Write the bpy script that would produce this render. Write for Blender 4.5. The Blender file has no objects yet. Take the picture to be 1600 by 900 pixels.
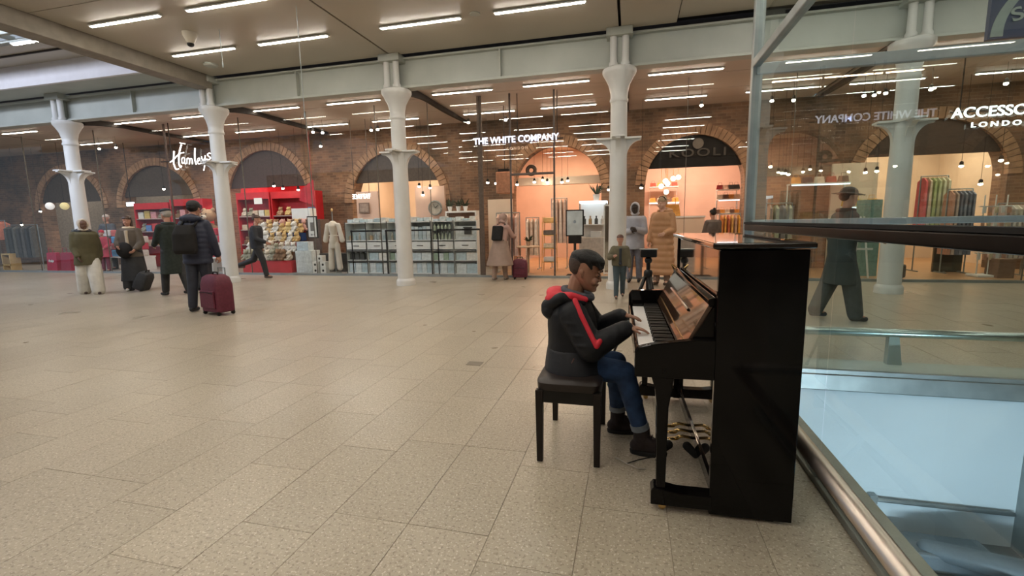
import bpy, bmesh, math, random
from mathutils import Vector, Matrix, Euler
random.seed(7)
C = bpy.context.scene.collection
SC = bpy.context.scene
PI = math.pi

# ---------------------------------------------------------------- camera
EYE = Vector((0.0, 0.0, 1.38)); FOC = 728.0
def cam_ray(px, py): return Vector((px-800, 450-py, -FOC)).normalized()
_y = cam_ray(985, 343.5); _z = -cam_ray(900, 5400); _z = (_z-_y*_z.dot(_y)).normalized(); _x = _y.cross(_z)
ROT = Matrix((_x, _y, _z))                       # camera axes expressed in the hall's axes
cam_d = bpy.data.cameras.new('camera'); cam = bpy.data.objects.new('camera', cam_d); C.objects.link(cam)
cam_d.sensor_fit = 'HORIZONTAL'; cam_d.sensor_width = 36.0; cam_d.lens = FOC*36.0/1600.0
cam_d.clip_start = 0.02; cam_d.clip_end = 200
cam.matrix_world = Matrix.Translation(EYE) @ ROT.to_4x4()
SC.camera = cam
def P(px, py, Y):                                # point of the hall at depth Y measured off the photograph
    d = ROT @ cam_ray(px, py); return EYE + d*(Y/d.y)

# ---------------------------------------------------------------- world, light, exposure
w = bpy.data.worlds.new('world'); SC.world = w; w.use_nodes = True
w.node_tree.nodes['Background'].inputs[0].default_value = (0.74, 0.84, 1.0, 1)
w.node_tree.nodes['Background'].inputs[1].default_value = 0.42
SC.view_settings.view_transform = 'Standard'; SC.view_settings.look = 'None'
SC.view_settings.gamma = 1; SC.view_settings.use_curve_mapping = False
SC.view_settings.exposure = 0.28
SC.cycles.use_denoising = True
SC.cycles.max_bounces = 8; SC.cycles.transparent_max_bounces = 16
SC.cycles.caustics_reflective = False; SC.cycles.caustics_refractive = False
TUBE = 50.0            # radiance of the fluorescent ceiling tubes
def area(name, loc, sx, sy, power, col, label, rot=(0, 0, 0)):
    d = bpy.data.lights.new(name, 'AREA'); d.shape = 'RECTANGLE'; d.size = sx; d.size_y = sy
    d.energy = power; d.color = col
    o = bpy.data.objects.new(name, d); C.objects.link(o); o.location = loc; o.rotation_euler = rot
    return o
WARM = (1.0, 0.72, 0.50); NEUT = (1.0, 0.90, 0.78)
# shop ceiling panels, one for each arch bay
for cx, pw, col in ((-21.5, 60, NEUT), (-17.2, 60, NEUT), (-12.3, 110, NEUT), (-7.4, 100, WARM), (-2.2, 110, WARM),
                    (1.7, 120, (1.0, 0.74, 0.58)), (7.2, 110, WARM), (11.6, 110, WARM)):
    area('shop_light', (cx, 15.9, 3.9), 2.4, .16, pw*1.25, col, '')
for cx, pw, col in ((-21.5, 24, NEUT), (-17.0, 26, NEUT), (-12.3, 50, NEUT), (-7.4, 52, NEUT), (-2.2, 38, WARM),
                    (1.7, 24, WARM), (7.2, 34, WARM), (11.6, 30, WARM)):
    area('shop_light', (cx, 12.1, 4.38), 3.4, .12, pw*1.45, col, '')
area('void_light', (2.1, 1.0, -1.16), 1.8, .12, 66, (0.72, 0.88, 1.0), '', (math.radians(96), 0, 0))  # unseen lamp added low in the void to brighten its white wall
area('skylight_daylight', (-15.5, 4.2, 5.95), 9.0, .6, 620, (0.76, 0.83, 1.0), '', (math.radians(74), 0, 0))

# ---------------------------------------------------------------- materials
def mat(name, col, rough=0.6, metal=0.0, emit=0.0, var=0.12, vs=6.0, coat=0.0, bump=0.0, spec=0.5, col2=None):
    m = bpy.data.materials.new(name); m.use_nodes = True; nt = m.node_tree; b = nt.nodes['Principled BSDF']
    b.inputs['Roughness'].default_value = rough; b.inputs['Metallic'].default_value = metal
    b.inputs['Coat Weight'].default_value = coat; b.inputs['Specular IOR Level'].default_value = spec
    c = (*col, 1)
    if emit:
        b.inputs['Base Color'].default_value = c
        b.inputs['Emission Color'].default_value = c; b.inputs['Emission Strength'].default_value = emit
        return m
    tc = nt.nodes.new('ShaderNodeTexCoord'); n = nt.nodes.new('ShaderNodeTexNoise')
    n.inputs['Scale'].default_value = vs; n.inputs['Detail'].default_value = 4
    nt.links.new(tc.outputs['Object'], n.inputs['Vector'])
    r = nt.nodes.new('ShaderNodeMix'); r.data_type = 'RGBA'
    c2 = (*col2, 1) if col2 else tuple(min(1, v*(1+var)+0.004) for v in col)+(1,)
    r.inputs[6].default_value = tuple(v*(1-var) for v in col)+(1,) if not col2 else c; r.inputs[7].default_value = c2
    mr = nt.nodes.new('ShaderNodeMapRange'); mr.inputs[1].default_value = 0.3; mr.inputs[2].default_value = 0.7
    nt.links.new(n.outputs[0], mr.inputs[0]); nt.links.new(mr.outputs[0], r.inputs[0])
    nt.links.new(r.outputs[2], b.inputs['Base Color'])
    if bump:
        bp = nt.nodes.new('ShaderNodeBump'); bp.inputs['Strength'].default_value = bump; bp.inputs['Distance'].default_value = 0.01
        nt.links.new(n.outputs[0], bp.inputs['Height']); nt.links.new(bp.outputs[0], b.inputs['Normal'])
    return m
_mc = {}
def cm(r, g, b, rough=0.65):                     # plain coloured procedural material, cached
    k = (round(r, 3), round(g, 3), round(b, 3), rough)
    if k not in _mc: _mc[k] = mat('colour', (r, g, b), rough, var=0.18, vs=14)
    return _mc[k]
def glass_mat(name, tint, gloss=1.0, ior=1.5, rough=0.0):
    m = bpy.data.materials.new(name); m.use_nodes = True; nt = m.node_tree; nt.nodes.clear()
    o = nt.nodes.new('ShaderNodeOutputMaterial'); mix = nt.nodes.new('ShaderNodeMixShader')
    t = nt.nodes.new('ShaderNodeBsdfTransparent'); t.inputs[0].default_value = (*tint, 1)
    g = nt.nodes.new('ShaderNodeBsdfGlossy'); g.inputs['Roughness'].default_value = rough; g.inputs[0].default_value = (.95, 1, .98, 1)
    lw_ = nt.nodes.new('ShaderNodeLayerWeight'); lw_.inputs[0].default_value = .5
    f = nt.nodes.new('ShaderNodeMath'); f.operation = 'POWER'; f.inputs[1].default_value = 5.0; nt.links.new(lw_.outputs['Facing'], f.inputs[0])
    mu = nt.nodes.new('ShaderNodeMath'); mu.operation = 'MULTIPLY_ADD'; mu.use_clamp = True; mu.inputs[1].default_value = gloss; mu.inputs[2].default_value = .045*ior
    nt.links.new(f.outputs[0], mu.inputs[0]); nt.links.new(mu.outputs[0], mix.inputs[0])
    nt.links.new(t.outputs[0], mix.inputs[1]); nt.links.new(g.outputs[0], mix.inputs[2]); nt.links.new(mix.outputs[0], o.inputs[0])
    return m
M = {}
M['glass'] = glass_mat('clear_glass', (.94, .96, .95), .8, 1.2)
M['green_glass'] = glass_mat('green_tinted_glass', (.84, .92, .91), .55, 1.1)
M['column'] = mat('white_paint', (.62, .62, .60), .42, var=.05, vs=2)
M['girder'] = mat('girder_paint', (.40, .42, .38), .5, var=.07, vs=1.5)
M['ceiling'] = mat('ceiling_paint', (.42, .38, .31), .42, var=.06, vs=.5)
M['ceiling2'] = mat('rear_ceiling_paint', (.52, .43, .36), .5, var=.08, vs=.5)
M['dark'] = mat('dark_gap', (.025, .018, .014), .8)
M['white'] = mat('white_gloss', (.78, .78, .76), .4, var=.04)
M['offw'] = mat('pale_board', (.58, .66, .68), .5, var=.06)
M['steel'] = mat('brushed_steel', (.62, .54, .47), .36, 1.0, var=.06, vs=3)
M['sgrey'] = mat('grey_steel', (.30, .33, .33), .4, .6)
M['black'] = mat('black_satin', (.007, .0065, .006), .4, spec=.3)
M['blackm'] = mat('black_matte', (.010, .009, .009), .8, spec=.3)
M['piano'] = mat('black_piano_lacquer', (.0025, .002, .002), .06, var=.05, spec=.22)
M['pianog'] = mat('dark_piano_gloss', (.012, .008, .006), .05, coat=1.0, var=.05)
M['ivory'] = mat('white_key', (.80, .78, .76), .25, var=.03)
M['brass'] = mat('brass', (.75, .52, .22), .25, 1.0)
M['tubeglow'] = mat('fluorescent_tube', (1.0, .93, .82), emit=TUBE)
M['farglow'] = mat('fluorescent_tube_rear', (1.0, .90, .76), emit=20)
M['bulb'] = mat('spot_bulb', (1.0, .86, .66), emit=30)
M['sign'] = mat('white_sign_light', (.80, .84, 1.0), emit=1.5)
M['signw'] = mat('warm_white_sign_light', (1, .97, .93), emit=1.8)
M['signf'] = mat('faint_sign', (.55, .40, .28), emit=.35)
M['lightbox'] = mat('lightbox', (.85, .93, 1.0), emit=1.8)
M['red'] = mat('red_panel', (.50, .010, .016), .5, var=.1)
M['gold'] = mat('gold_frame', (.72, .48, .20), .4, .4)
M['wood'] = mat('oak_floor', (.42, .24, .12), .35, var=.18, vs=4)
M['pink'] = mat('pink_plaster', (.62, .42, .33), .8, var=.06, vs=2)
M['cream'] = mat('cream_plaster', (.68, .55, .43), .8, var=.06, vs=2)
M['skin'] = mat('skin', (.44, .22, .15), .5, var=.05)
M['skin_boy'] = mat('boy_skin', (.33, .165, .105), .45, var=.05, spec=.4)
M['skin_dark'] = mat('dark_skin', (.03, .018, .013), .5, var=.05)
M['hair_black'] = mat('black_hair', (.006, .0045, .004), .55, var=.3, vs=60, bump=.5, spec=.3)
M['denim'] = mat('blue_denim', (.018, .05, .13), .85, var=.3, vs=18, bump=.1)
M['jacket'] = mat('charcoal_padded_nylon', (.006, .0065, .009), .6, var=.2, vs=11, bump=.6, spec=.3)
M['jacket2'] = mat('slate_padded_nylon', (.015, .016, .021), .6, var=.15, vs=11, bump=.6, spec=.35)
M['jred'] = mat('red_lining', (.56, .012, .03), .65, var=.1)
M['leather'] = mat('brown_black_vinyl', (.020, .013, .011), .36, var=.15, spec=.4)

def tex_world(m, kind):
    nt = m.node_tree; b = nt.nodes['Principled BSDF']
    g = nt.nodes.new('ShaderNodeNewGeometry')
    for l in list(b.inputs['Base Color'].links): nt.links.remove(l)
    if kind == 'brick':
        s = nt.nodes.new('ShaderNodeSeparateXYZ'); c = nt.nodes.new('ShaderNodeCombineXYZ'); a = nt.nodes.new('ShaderNodeMath'); a.operation = 'ADD'
        nt.links.new(g.outputs['Position'], s.inputs[0]); nt.links.new(s.outputs[0], a.inputs[0]); nt.links.new(s.outputs[1], a.inputs[1])
        nt.links.new(a.outputs[0], c.inputs[0]); nt.links.new(s.outputs[2], c.inputs[1])
        t = nt.nodes.new('ShaderNodeTexBrick'); t.inputs['Scale'].default_value = 1.0
        t.inputs['Brick Width'].default_value = .235; t.inputs['Row Height'].default_value = .08; t.inputs['Mortar Size'].default_value = .006
        t.inputs['Color1'].default_value = (.22, .138, .085, 1); t.inputs['Color2'].default_value = (.125, .078, .05, 1); t.inputs['Mortar'].default_value = (.22, .17, .12, 1)
        nt.links.new(c.outputs[0], t.inputs['Vector'])
        n = nt.nodes.new('ShaderNodeTexNoise'); n.inputs['Scale'].default_value = 1.1; n.inputs['Detail'].default_value = 6; nt.links.new(g.outputs['Position'], n.inputs['Vector'])
        r = nt.nodes.new('ShaderNodeValToRGB'); r.color_ramp.elements[0].position = .35; r.color_ramp.elements[0].color = (.55, .52, .5, 1); r.color_ramp.elements[1].position = .68; r.color_ramp.elements[1].color = (1.5, 1.25, 1.1, 1)
        nt.links.new(n.outputs[0], r.inputs[0])
        x = nt.nodes.new('ShaderNodeMix'); x.data_type = 'RGBA'; x.blend_type = 'MULTIPLY'; x.inputs[0].default_value = 1
        nt.links.new(t.outputs['Color'], x.inputs[6]); nt.links.new(r.outputs[0], x.inputs[7]); nt.links.new(x.outputs[2], b.inputs['Base Color'])
        bp = nt.nodes.new('ShaderNodeBump'); bp.inputs['Strength'].default_value = .5; bp.inputs['Distance'].default_value = .01; bp.invert = True
        nt.links.new(t.outputs['Fac'], bp.inputs['Height']); nt.links.new(bp.outputs[0], b.inputs['Normal'])
    if kind == 'terrazzo':
        oi = nt.nodes.new('ShaderNodeObjectInfo')
        n = nt.nodes.new('ShaderNodeTexNoise'); n.inputs['Scale'].default_value = .55; n.inputs['Detail'].default_value = 5; nt.links.new(g.outputs['Position'], n.inputs['Vector'])
        r = nt.nodes.new('ShaderNodeValToRGB'); r.color_ramp.elements[0].position = .3; r.color_ramp.elements[0].color = (.355, .30, .225, 1); r.color_ramp.elements[1].position = .7; r.color_ramp.elements[1].color = (.435, .38, .295, 1)
        nt.links.new(n.outputs[0], r.inputs[0])
        prev = r.outputs[0]
        for sc, lo, hi, col, f in ((70, .59, .63, (.12, .09, .06, 1), .45), (85, .61, .65, (.80, .76, .66, 1), .42), (36, .58, .66, (.25, .20, .14, 1), .32)):
            v = nt.nodes.new('ShaderNodeTexNoise'); v.inputs['Scale'].default_value = sc; v.inputs['Detail'].default_value = 1.5
            mp = nt.nodes.new('ShaderNodeVectorMath'); mp.operation = 'ADD'; mp.inputs[1].default_value = (sc, sc*2, 0)
            nt.links.new(g.outputs['Position'], mp.inputs[0]); nt.links.new(mp.outputs[0], v.inputs['Vector'])
            q = nt.nodes.new('ShaderNodeMapRange'); q.inputs[1].default_value = lo; q.inputs[2].default_value = hi; q.inputs[4].default_value = f
            nt.links.new(v.outputs[0], q.inputs[0])
            x = nt.nodes.new('ShaderNodeMix'); x.data_type = 'RGBA'; nt.links.new(q.outputs[0], x.inputs[0]); nt.links.new(prev, x.inputs[6]); x.inputs[7].default_value = col
            prev = x.outputs[2]
        x = nt.nodes.new('ShaderNodeMix'); x.data_type = 'RGBA'; x.blend_type = 'MULTIPLY'; x.inputs[0].default_value = 1
        q = nt.nodes.new('ShaderNodeMapRange'); q.inputs[3].default_value = .94; q.inputs[4].default_value = 1.04; nt.links.new(oi.outputs['Random'], q.inputs[0])
        nt.links.new(prev, x.inputs[6]); nt.links.new(q.outputs[0], x.inputs[7]); nt.links.new(x.outputs[2], b.inputs['Base Color'])
        n2 = nt.nodes.new('ShaderNodeTexNoise'); n2.inputs['Scale'].default_value = 1.7; nt.links.new(g.outputs['Position'], n2.inputs['Vector'])
        q2 = nt.nodes.new('ShaderNodeMapRange'); q2.inputs[3].default_value = .24; q2.inputs[4].default_value = .36; nt.links.new(n2.outputs[0], q2.inputs[0]); nt.links.new(q2.outputs[0], b.inputs['Roughness'])
M['brick'] = mat('stock_brick', (.2, .1, .06), .85); tex_world(M['brick'], 'brick')
M['floor'] = mat('terrazzo', (.45, .4, .3), .3, spec=.45); tex_world(M['floor'], 'terrazzo')
M['voussoir'] = mat('arch_brick', (.30, .175, .10), .8, var=.3, vs=5)

# ---------------------------------------------------------------- mesh helpers
class MB:
    def __init__(s): s.v = []; s.f = []; s.M = Matrix.Identity(4)
    def add(s, vs, fs):
        o = len(s.v); s.v += [tuple(s.M @ Vector(v)) for v in vs]; s.f += [tuple(i+o for i in f) for f in fs]; return s
    def box(s, x0, x1, y0, y1, z0, z1):
        return s.add([(x0, y0, z0), (x1, y0, z0), (x1, y1, z0), (x0, y1, z0), (x0, y0, z1), (x1, y0, z1), (x1, y1, z1), (x0, y1, z1)],
                     [(3, 2, 1, 0), (4, 5, 6, 7), (0, 1, 5, 4), (1, 2, 6, 5), (2, 3, 7, 6), (3, 0, 4, 7)])
    def prism(s, pts, axis, a, b):               # pts polygon in the other two axes, extruded from a to b
        n = len(pts); mk = {'x': lambda p, t: (t, p[0], p[1]), 'y': lambda p, t: (p[0], t, p[1]), 'z': lambda p, t: (p[0], p[1], t)}[axis]
        return s.add([mk(p, a) for p in pts]+[mk(p, b) for p in pts],
                     [tuple(range(n)), tuple(range(2*n-1, n-1, -1))]+[(i, n+i, n+(i+1) % n, (i+1) % n) for i in range(n)])
    def lathe(s, prof, n=20, c=(0, 0, 0)):       # prof (r,z)
        vs = []; fs = []
        for r, z in prof:
            for k in range(n): vs.append((c[0]+r*math.cos(2*PI*k/n), c[1]+r*math.sin(2*PI*k/n), c[2]+z))
        for i in range(len(prof)-1):
            for k in range(n): fs.append((i*n+k, i*n+(k+1) % n, (i+1)*n+(k+1) % n, (i+1)*n+k))
        fs.append(tuple(range(n-1, -1, -1))); fs.append(tuple((len(prof)-1)*n+k for k in range(n)))
        return s.add(vs, fs)
    def tube(s, pts, r, n=8):                    # r number or list
        pts = [Vector(p) for p in pts]; m = len(pts); rs = r if isinstance(r, (list, tuple)) else [r]*m
        vs = []; fs = []; up = None
        for i, p in enumerate(pts):
            d = (pts[min(i+1, m-1)]-pts[max(i-1, 0)]).normalized()
            if up is None: up = d.orthogonal().normalized()
            up = (up-d*up.dot(d)).normalized(); q = d.cross(up)
            for k in range(n): vs.append(p+(up*math.cos(2*PI*k/n)+q*math.sin(2*PI*k/n))*rs[i])
        for i in range(m-1):
            for k in range(n): fs.append((i*n+k, i*n+(k+1) % n, (i+1)*n+(k+1) % n, (i+1)*n+k))
        fs.append(tuple(range(n-1, -1, -1))); fs.append(tuple((m-1)*n+k for k in range(n)))
        return s.add(vs, fs)
    def ell(s, c, r, n=12, m=8, R=None):
        prof = [(-math.cos(PI*i/m), math.sin(PI*i/m)) for i in range(1, m)]
        vs = [(0, 0, -1)]; fs = []
        for z, q in prof:
            for k in range(n): vs.append((q*math.cos(2*PI*k/n), q*math.sin(2*PI*k/n), z))
        vs.append((0, 0, 1)); L = len(vs)-1
        for k in range(n): fs.append((0, 1+(k+1) % n, 1+k))
        for i in range(m-2):
            for k in range(n): a = 1+i*n; fs.append((a+k, a+(k+1) % n, a+n+(k+1) % n, a+n+k))
        a = 1+(m-2)*n
        for k in range(n): fs.append((a+k, a+(k+1) % n, L))
        R = R or Matrix.Identity(3); c = Vector(c)
        return s.add([c+R @ Vector((v[0]*r[0], v[1]*r[1], v[2]*r[2])) for v in vs], fs)
    def cap(s, p0, r0, p1, r1, n=12):            # tapered capsule
        p0 = Vector(p0); p1 = Vector(p1); d = (p1-p0)
        d = d.normalized() if d.length > 1e-6 else Vector((0, 0, 1))
        pts = []; rs = []
        for t in (-1, -.92, -.7, -.38): pts.append(p0+d*r0*t); rs.append(r0*math.sqrt(max(0.0004, 1-t*t)))
        for t in (0, .5, 1): pts.append(p0.lerp(p1, t)); rs.append(r0+(r1-r0)*t)
        for t in (.38, .7, .92, 1): pts.append(p1+d*r1*t); rs.append(r1*math.sqrt(max(0.0004, 1-t*t)))
        return s.tube(pts, rs, n)
    def loft(s, rings, n=24, up='z'):            # rings (cx,cy,cz,rx,ry[,power]) horizontal ellipses bottom to top
        vs = []; fs = []
        for r in rings:
            pw = r[5] if len(r) > 5 else 1.0
            for k in range(n):
                a = 2*PI*k/n; ca, sa = math.cos(a), math.sin(a)
                vs.append((r[0]+r[3]*math.copysign(abs(ca)**pw, ca), r[1]+r[4]*math.copysign(abs(sa)**pw, sa), r[2]))
        for i in range(len(rings)-1):
            for k in range(n): fs.append((i*n+k, i*n+(k+1) % n, (i+1)*n+(k+1) % n, (i+1)*n+k))
        fs.append(tuple(range(n-1, -1, -1))); fs.append(tuple((len(rings)-1)*n+k for k in range(n)))
        return s.add(vs, fs)
    def mesh(s, name):
        me = bpy.data.meshes.new(name); me.from_pydata(s.v, [], s.f); me.update()
        bm = bmesh.new(); bm.from_mesh(me); bmesh.ops.recalc_face_normals(bm, faces=bm.faces[:]); bm.to_mesh(me); bm.free()
        return me
    def build(s, name, m, parent=None, smooth=False, bevel=0.0, loc=None):
        me = s.mesh(name)
        if bevel:
            bm = bmesh.new(); bm.from_mesh(me)
            bmesh.ops.bevel(bm, geom=[e for e in bm.edges if len(e.link_faces) == 2 and e.calc_face_angle(0) > .5], offset=bevel, segments=2, affect='EDGES', profile=.5)
            bm.to_mesh(me); bm.free()
        if smooth:
            for p in me.polygons: p.use_smooth = True
            if smooth == 'auto':
                me.set_sharp_from_angle(angle=math.radians(40))
        me.materials.append(m)
        o = bpy.data.objects.new(name, me); C.objects.link(o)
        if parent: o.parent = parent
        if loc: o.location = loc
        return o
    def org(s, name, m, parent=None, vox=.008, sm=4):     # fuse everything into one continuous skin
        me = s.mesh(name); t = bpy.data.objects.new('tmp', me); C.objects.link(t)
        r = t.modifiers.new('r', 'REMESH'); r.mode = 'VOXEL'; r.voxel_size = vox; r.use_smooth_shade = True
        if sm: q = t.modifiers.new('s', 'SMOOTH'); q.factor = .5; q.iterations = sm
        dg = bpy.context.evaluated_depsgraph_get(); nm = bpy.data.meshes.new_from_object(t.evaluated_get(dg))
        bpy.data.objects.remove(t); bpy.data.meshes.remove(me); nm.name = name
        for p in nm.polygons: p.use_smooth = True
        nm.materials.clear(); nm.materials.append(m)
        o = bpy.data.objects.new(name, nm); C.objects.link(o)
        if parent: o.parent = parent
        return o
def tag(o, label, cat, group=None, kind=None):
    if label: o['label'] = label
    if cat: o['category'] = cat
    if group: o['group'] = group
    if kind: o['kind'] = kind
    return o
def thing(name, label, cat, loc=(0, 0, 0), rz=0, group=None):
    o = bpy.data.objects.new(name, None); C.objects.link(o); o.location = loc; o.rotation_euler = (0, 0, rz); o.empty_display_size = .1
    return tag(o, label, cat, group)
def struct(o): o['kind'] = 'structure'; return o
def box(name, m, parent, x0, x1, y0, y1, z0, z1, bevel=0): return MB().box(x0, x1, y0, y1, z0, z1).build(name, m, parent, bevel=bevel)
def kids(o): return [c for c in o.children]
def dup(o, loc, rz=None, label=None, parent=None, m=None):
    c = o.copy(); C.objects.link(c); c.location = loc
    if rz is not None: c.rotation_euler = (0, 0, rz)
    if label: c['label'] = label
    if parent is not None: c.parent = parent
    for k in kids(o):
        if k is c: continue
        d = k.copy(); C.objects.link(d); d.parent = c
        for g in kids(k):
            e = g.copy(); C.objects.link(e); e.parent = d
    if m is not None and c.type == 'MESH':
        c.material_slots[0].link = 'OBJECT'; c.material_slots[0].material = m
    return c
def text_mesh(name, s, size, m, parent=None, ext=.01, offset=0.0, mirror=False, spacing=1.0, width=None, shear=0):
    cu = bpy.data.curves.new(name, 'FONT'); cu.body = s; cu.size = size; cu.extrude = ext; cu.offset = offset; cu.space_character = spacing; cu.align_x = 'LEFT'; cu.shear = shear
    t = bpy.data.objects.new('t', cu); C.objects.link(t)
    dg = bpy.context.evaluated_depsgraph_get(); me = bpy.data.meshes.new_from_object(t.evaluated_get(dg)); bpy.data.objects.remove(t)
    xs = [v.co.x for v in me.vertices]; x0, x1 = min(xs), max(xs); k = (width/(x1-x0)) if width else 1
    for v in me.vertices:
        x = (v.co.x-x0)*k
        if mirror: x = (x1-x0)*k-x
        v.co = Vector((x, -v.co.z, v.co.y))
    me.materials.clear(); me.materials.append(m); me.name = name
    o = bpy.data.objects.new(name, me); C.objects.link(o)
    if parent: o.parent = parent
    return o
ORD = ['first', 'second', 'third', 'fourth', 'fifth', 'sixth', 'seventh', 'eighth', 'ninth', 'tenth', 'eleventh', 'twelfth', 'thirteenth', 'fourteenth', 'fifteenth', 'sixteenth']
# ================================================================= STRUCTURE
# floor: dark joint bed with a hole for the void, slabs laid on it
VX0, VX1, VY0, VY1 = 1.12, 3.16, 0.80, 4.50
fl = MB()
for a in ((-26, VX0, -7, 11.3), (VX0, 16, VY1, 11.3), (VX1, 16, -7, VY1), (VX0, VX1, -7, VY0)): fl.box(a[0], a[1], a[2], a[3], -.14, -.004)
floor = struct(fl.build('floor', mat('dark_joint', (.27, .22, .16), .8)))
TW, TL = .39, .78
cells = []
for i in range(-62, 34):
    x0 = -.2+i*TW; x1 = x0+TW; off = (i*i*7 % 5)*.156
    for j in range(-2, 16):
        y0 = -1.0+off+j*TL; y1 = y0+TL
        if y0 > 11.28: continue
        y1c = min(y1, 11.28)
        if x1 > VX0 and x0 < VX1 and y1 > VY0 and y0 < VY1:
            if x0 < VX0: cells.append((x0, VX0, y0, y1c)); continue
            if y0 < VY1 < y1 and y1-VY1 > .05: cells.append((x0, x1, VY1, y1c))
            continue
        if y1 < .9: continue
        cells.append((x0, x1, y0, y1c))
def seen(c):
    X = (c[0]+c[1])/2; Y = (c[2]+c[3])/2
    v = ROT.inverted() @ (Vector((X, Y, 0))-EYE)
    if v.z > -.1: return None
    px = 800+FOC*v.x/-v.z; py = 450-FOC*v.y/-v.z
    return (-40 < px < 1640 and py < 960), v.length
near = sorted([(seen(c)[1], c) for c in cells if seen(c) and seen(c)[0]])[:298]
ns = set(c for _, c in near)
def slab(mb, c, h=0.0): g = .0015; mb.box(c[0]+g, c[1]-g, c[2]+g, c[3]-g, -.02, h)
full = {}
for _, c in near:
    k = (round(c[1]-c[0], 3), round(c[3]-c[2], 3))
    if k not in full:
        q = MB(); slab(q, (0, k[0], 0, k[1])); full[k] = q.mesh('floor_slab'); full[k].materials.append(M['floor'])
    o = bpy.data.objects.new('floor_slab', full[k]); C.objects.link(o); o.parent = floor; o.location = (c[0], c[2], random.uniform(-.0008, 0))
rest = MB()
for c in cells:
    if c not in ns: slab(rest, c)
o = rest.build('floor_slab_field', M['floor'], floor); o['kind'] = 'stuff'
o = MB().box(-26, 16, -7, .9, -.02, -.001).build('rear_floor_field', M['floor'], floor); o['kind'] = 'stuff'
# small access plate in the floor
v = MB().box(-.075, .075, -.06, .06, 0, .004).build('floor_plate', mat('plate_metal', (.22, .19, .15), .5, .3), loc=(-1.47, 4.23, 0), bevel=.002)
tag(v, 'small square metal access plate set in the stone floor', 'floor plate')
# shop floors behind the glass
struct(MB().box(-26, -3.6, 11.3, 18.5, -.1, .012).build('floor_shops', mat('pale_vinyl_floor', (.36, .32, .28), .3)))
struct(MB().box(-3.6, -.5, 11.3, 18.5, -.1, .012).build('floor_entrance', M['wood']))
struct(MB().box(-.5, 16, 11.3, 18.5, -.1, .012).build('floor_shops_right', M['wood']))

# front ceiling bays
cl = struct(MB().box(-9.6, 16, -7, 9.75, 5.02, 5.1).build('ceiling', M['dark']))
xs = [-9.6, -4.95, -.25, 4.5, 9.2, 16]
ys = [-7, -2.5, 2.5, 6.0, 9.5]
for i in range(5):
    for j in range(4):
        if i == 2 and j == 3:
            box('ceiling_panel', M['ceiling'], cl, xs[i]+.03, .75, ys[j], ys[j+1]-.015, 4.9, 4.96)
            box('ceiling_panel', M['ceiling'], cl, .78, xs[i+1]-.02, ys[j], ys[j+1]-.015, 4.97, 5.0); continue
        box('ceiling_panel', M['ceiling'], cl, xs[i]+.02, xs[i+1]-.02, ys[j], ys[j+1]-.015, 4.9, 4.96)
# fascia at the edge of the light well
struct(MB().box(-10.0, -9.62, -7, 9.5, 4.62, 5.4).build('trim_1', mat('taupe_fascia', (.24, .21, .17), .6), bevel=.01))
# light well on the left: pale upstand lit by the roof glazing, brown ceiling strip, glazing bars
lwp = mat('pale_pinkish_white', (.72, .70, .72), .6, var=.03)
struct(MB().box(-26, -10.0, 8.76, 8.84, 4.9, 5.39).build('wall_lightwell', lwp))
wr = struct(MB().box(-26, -10.0, 7.80, 8.84, 5.39, 5.5).build('ceiling_lightwell', M['ceiling']))
struct(MB().box(-26, -10.0, 8.84, 9.52, 4.9, 4.98).build('ceiling_soffit', M['girder']))
struct(MB().box(-26, -10.0, 8.2, 8.24, 5.36, 5.39).build('trim_2', M['dark']))
for i in range(20): box('glazing_bar', M['girder'], wr, -25+i*.8, -24.95+i*.8, 2, 7.8, 5.44, 5.54)
for j in range(4): box('glazing_bar', M['girder'], wr, -26, -10.0, 2.6+j*1.6, 2.68+j*1.6, 5.42, 5.56)
# rear lower ceiling with grooves
c2 = struct(MB().box(-26, 16, 9.82, 14.1, 4.5, 4.6).build('ceiling_rear', M['dark']))
yb = [9.85, 11.1, 12.4, 13.3, 14.1]
xc = [-26, -19.5, -14.6, -9.8, -4.95, -.25, 4.5, 9.2, 16]
for i in range(8):
    for j in range(4):
        box('ceiling_panel', M['ceiling2'], c2, xc[i]+.05, xc[i+1]-.05, yb[j], yb[j+1]-.02, 4.42, 4.47)

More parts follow.
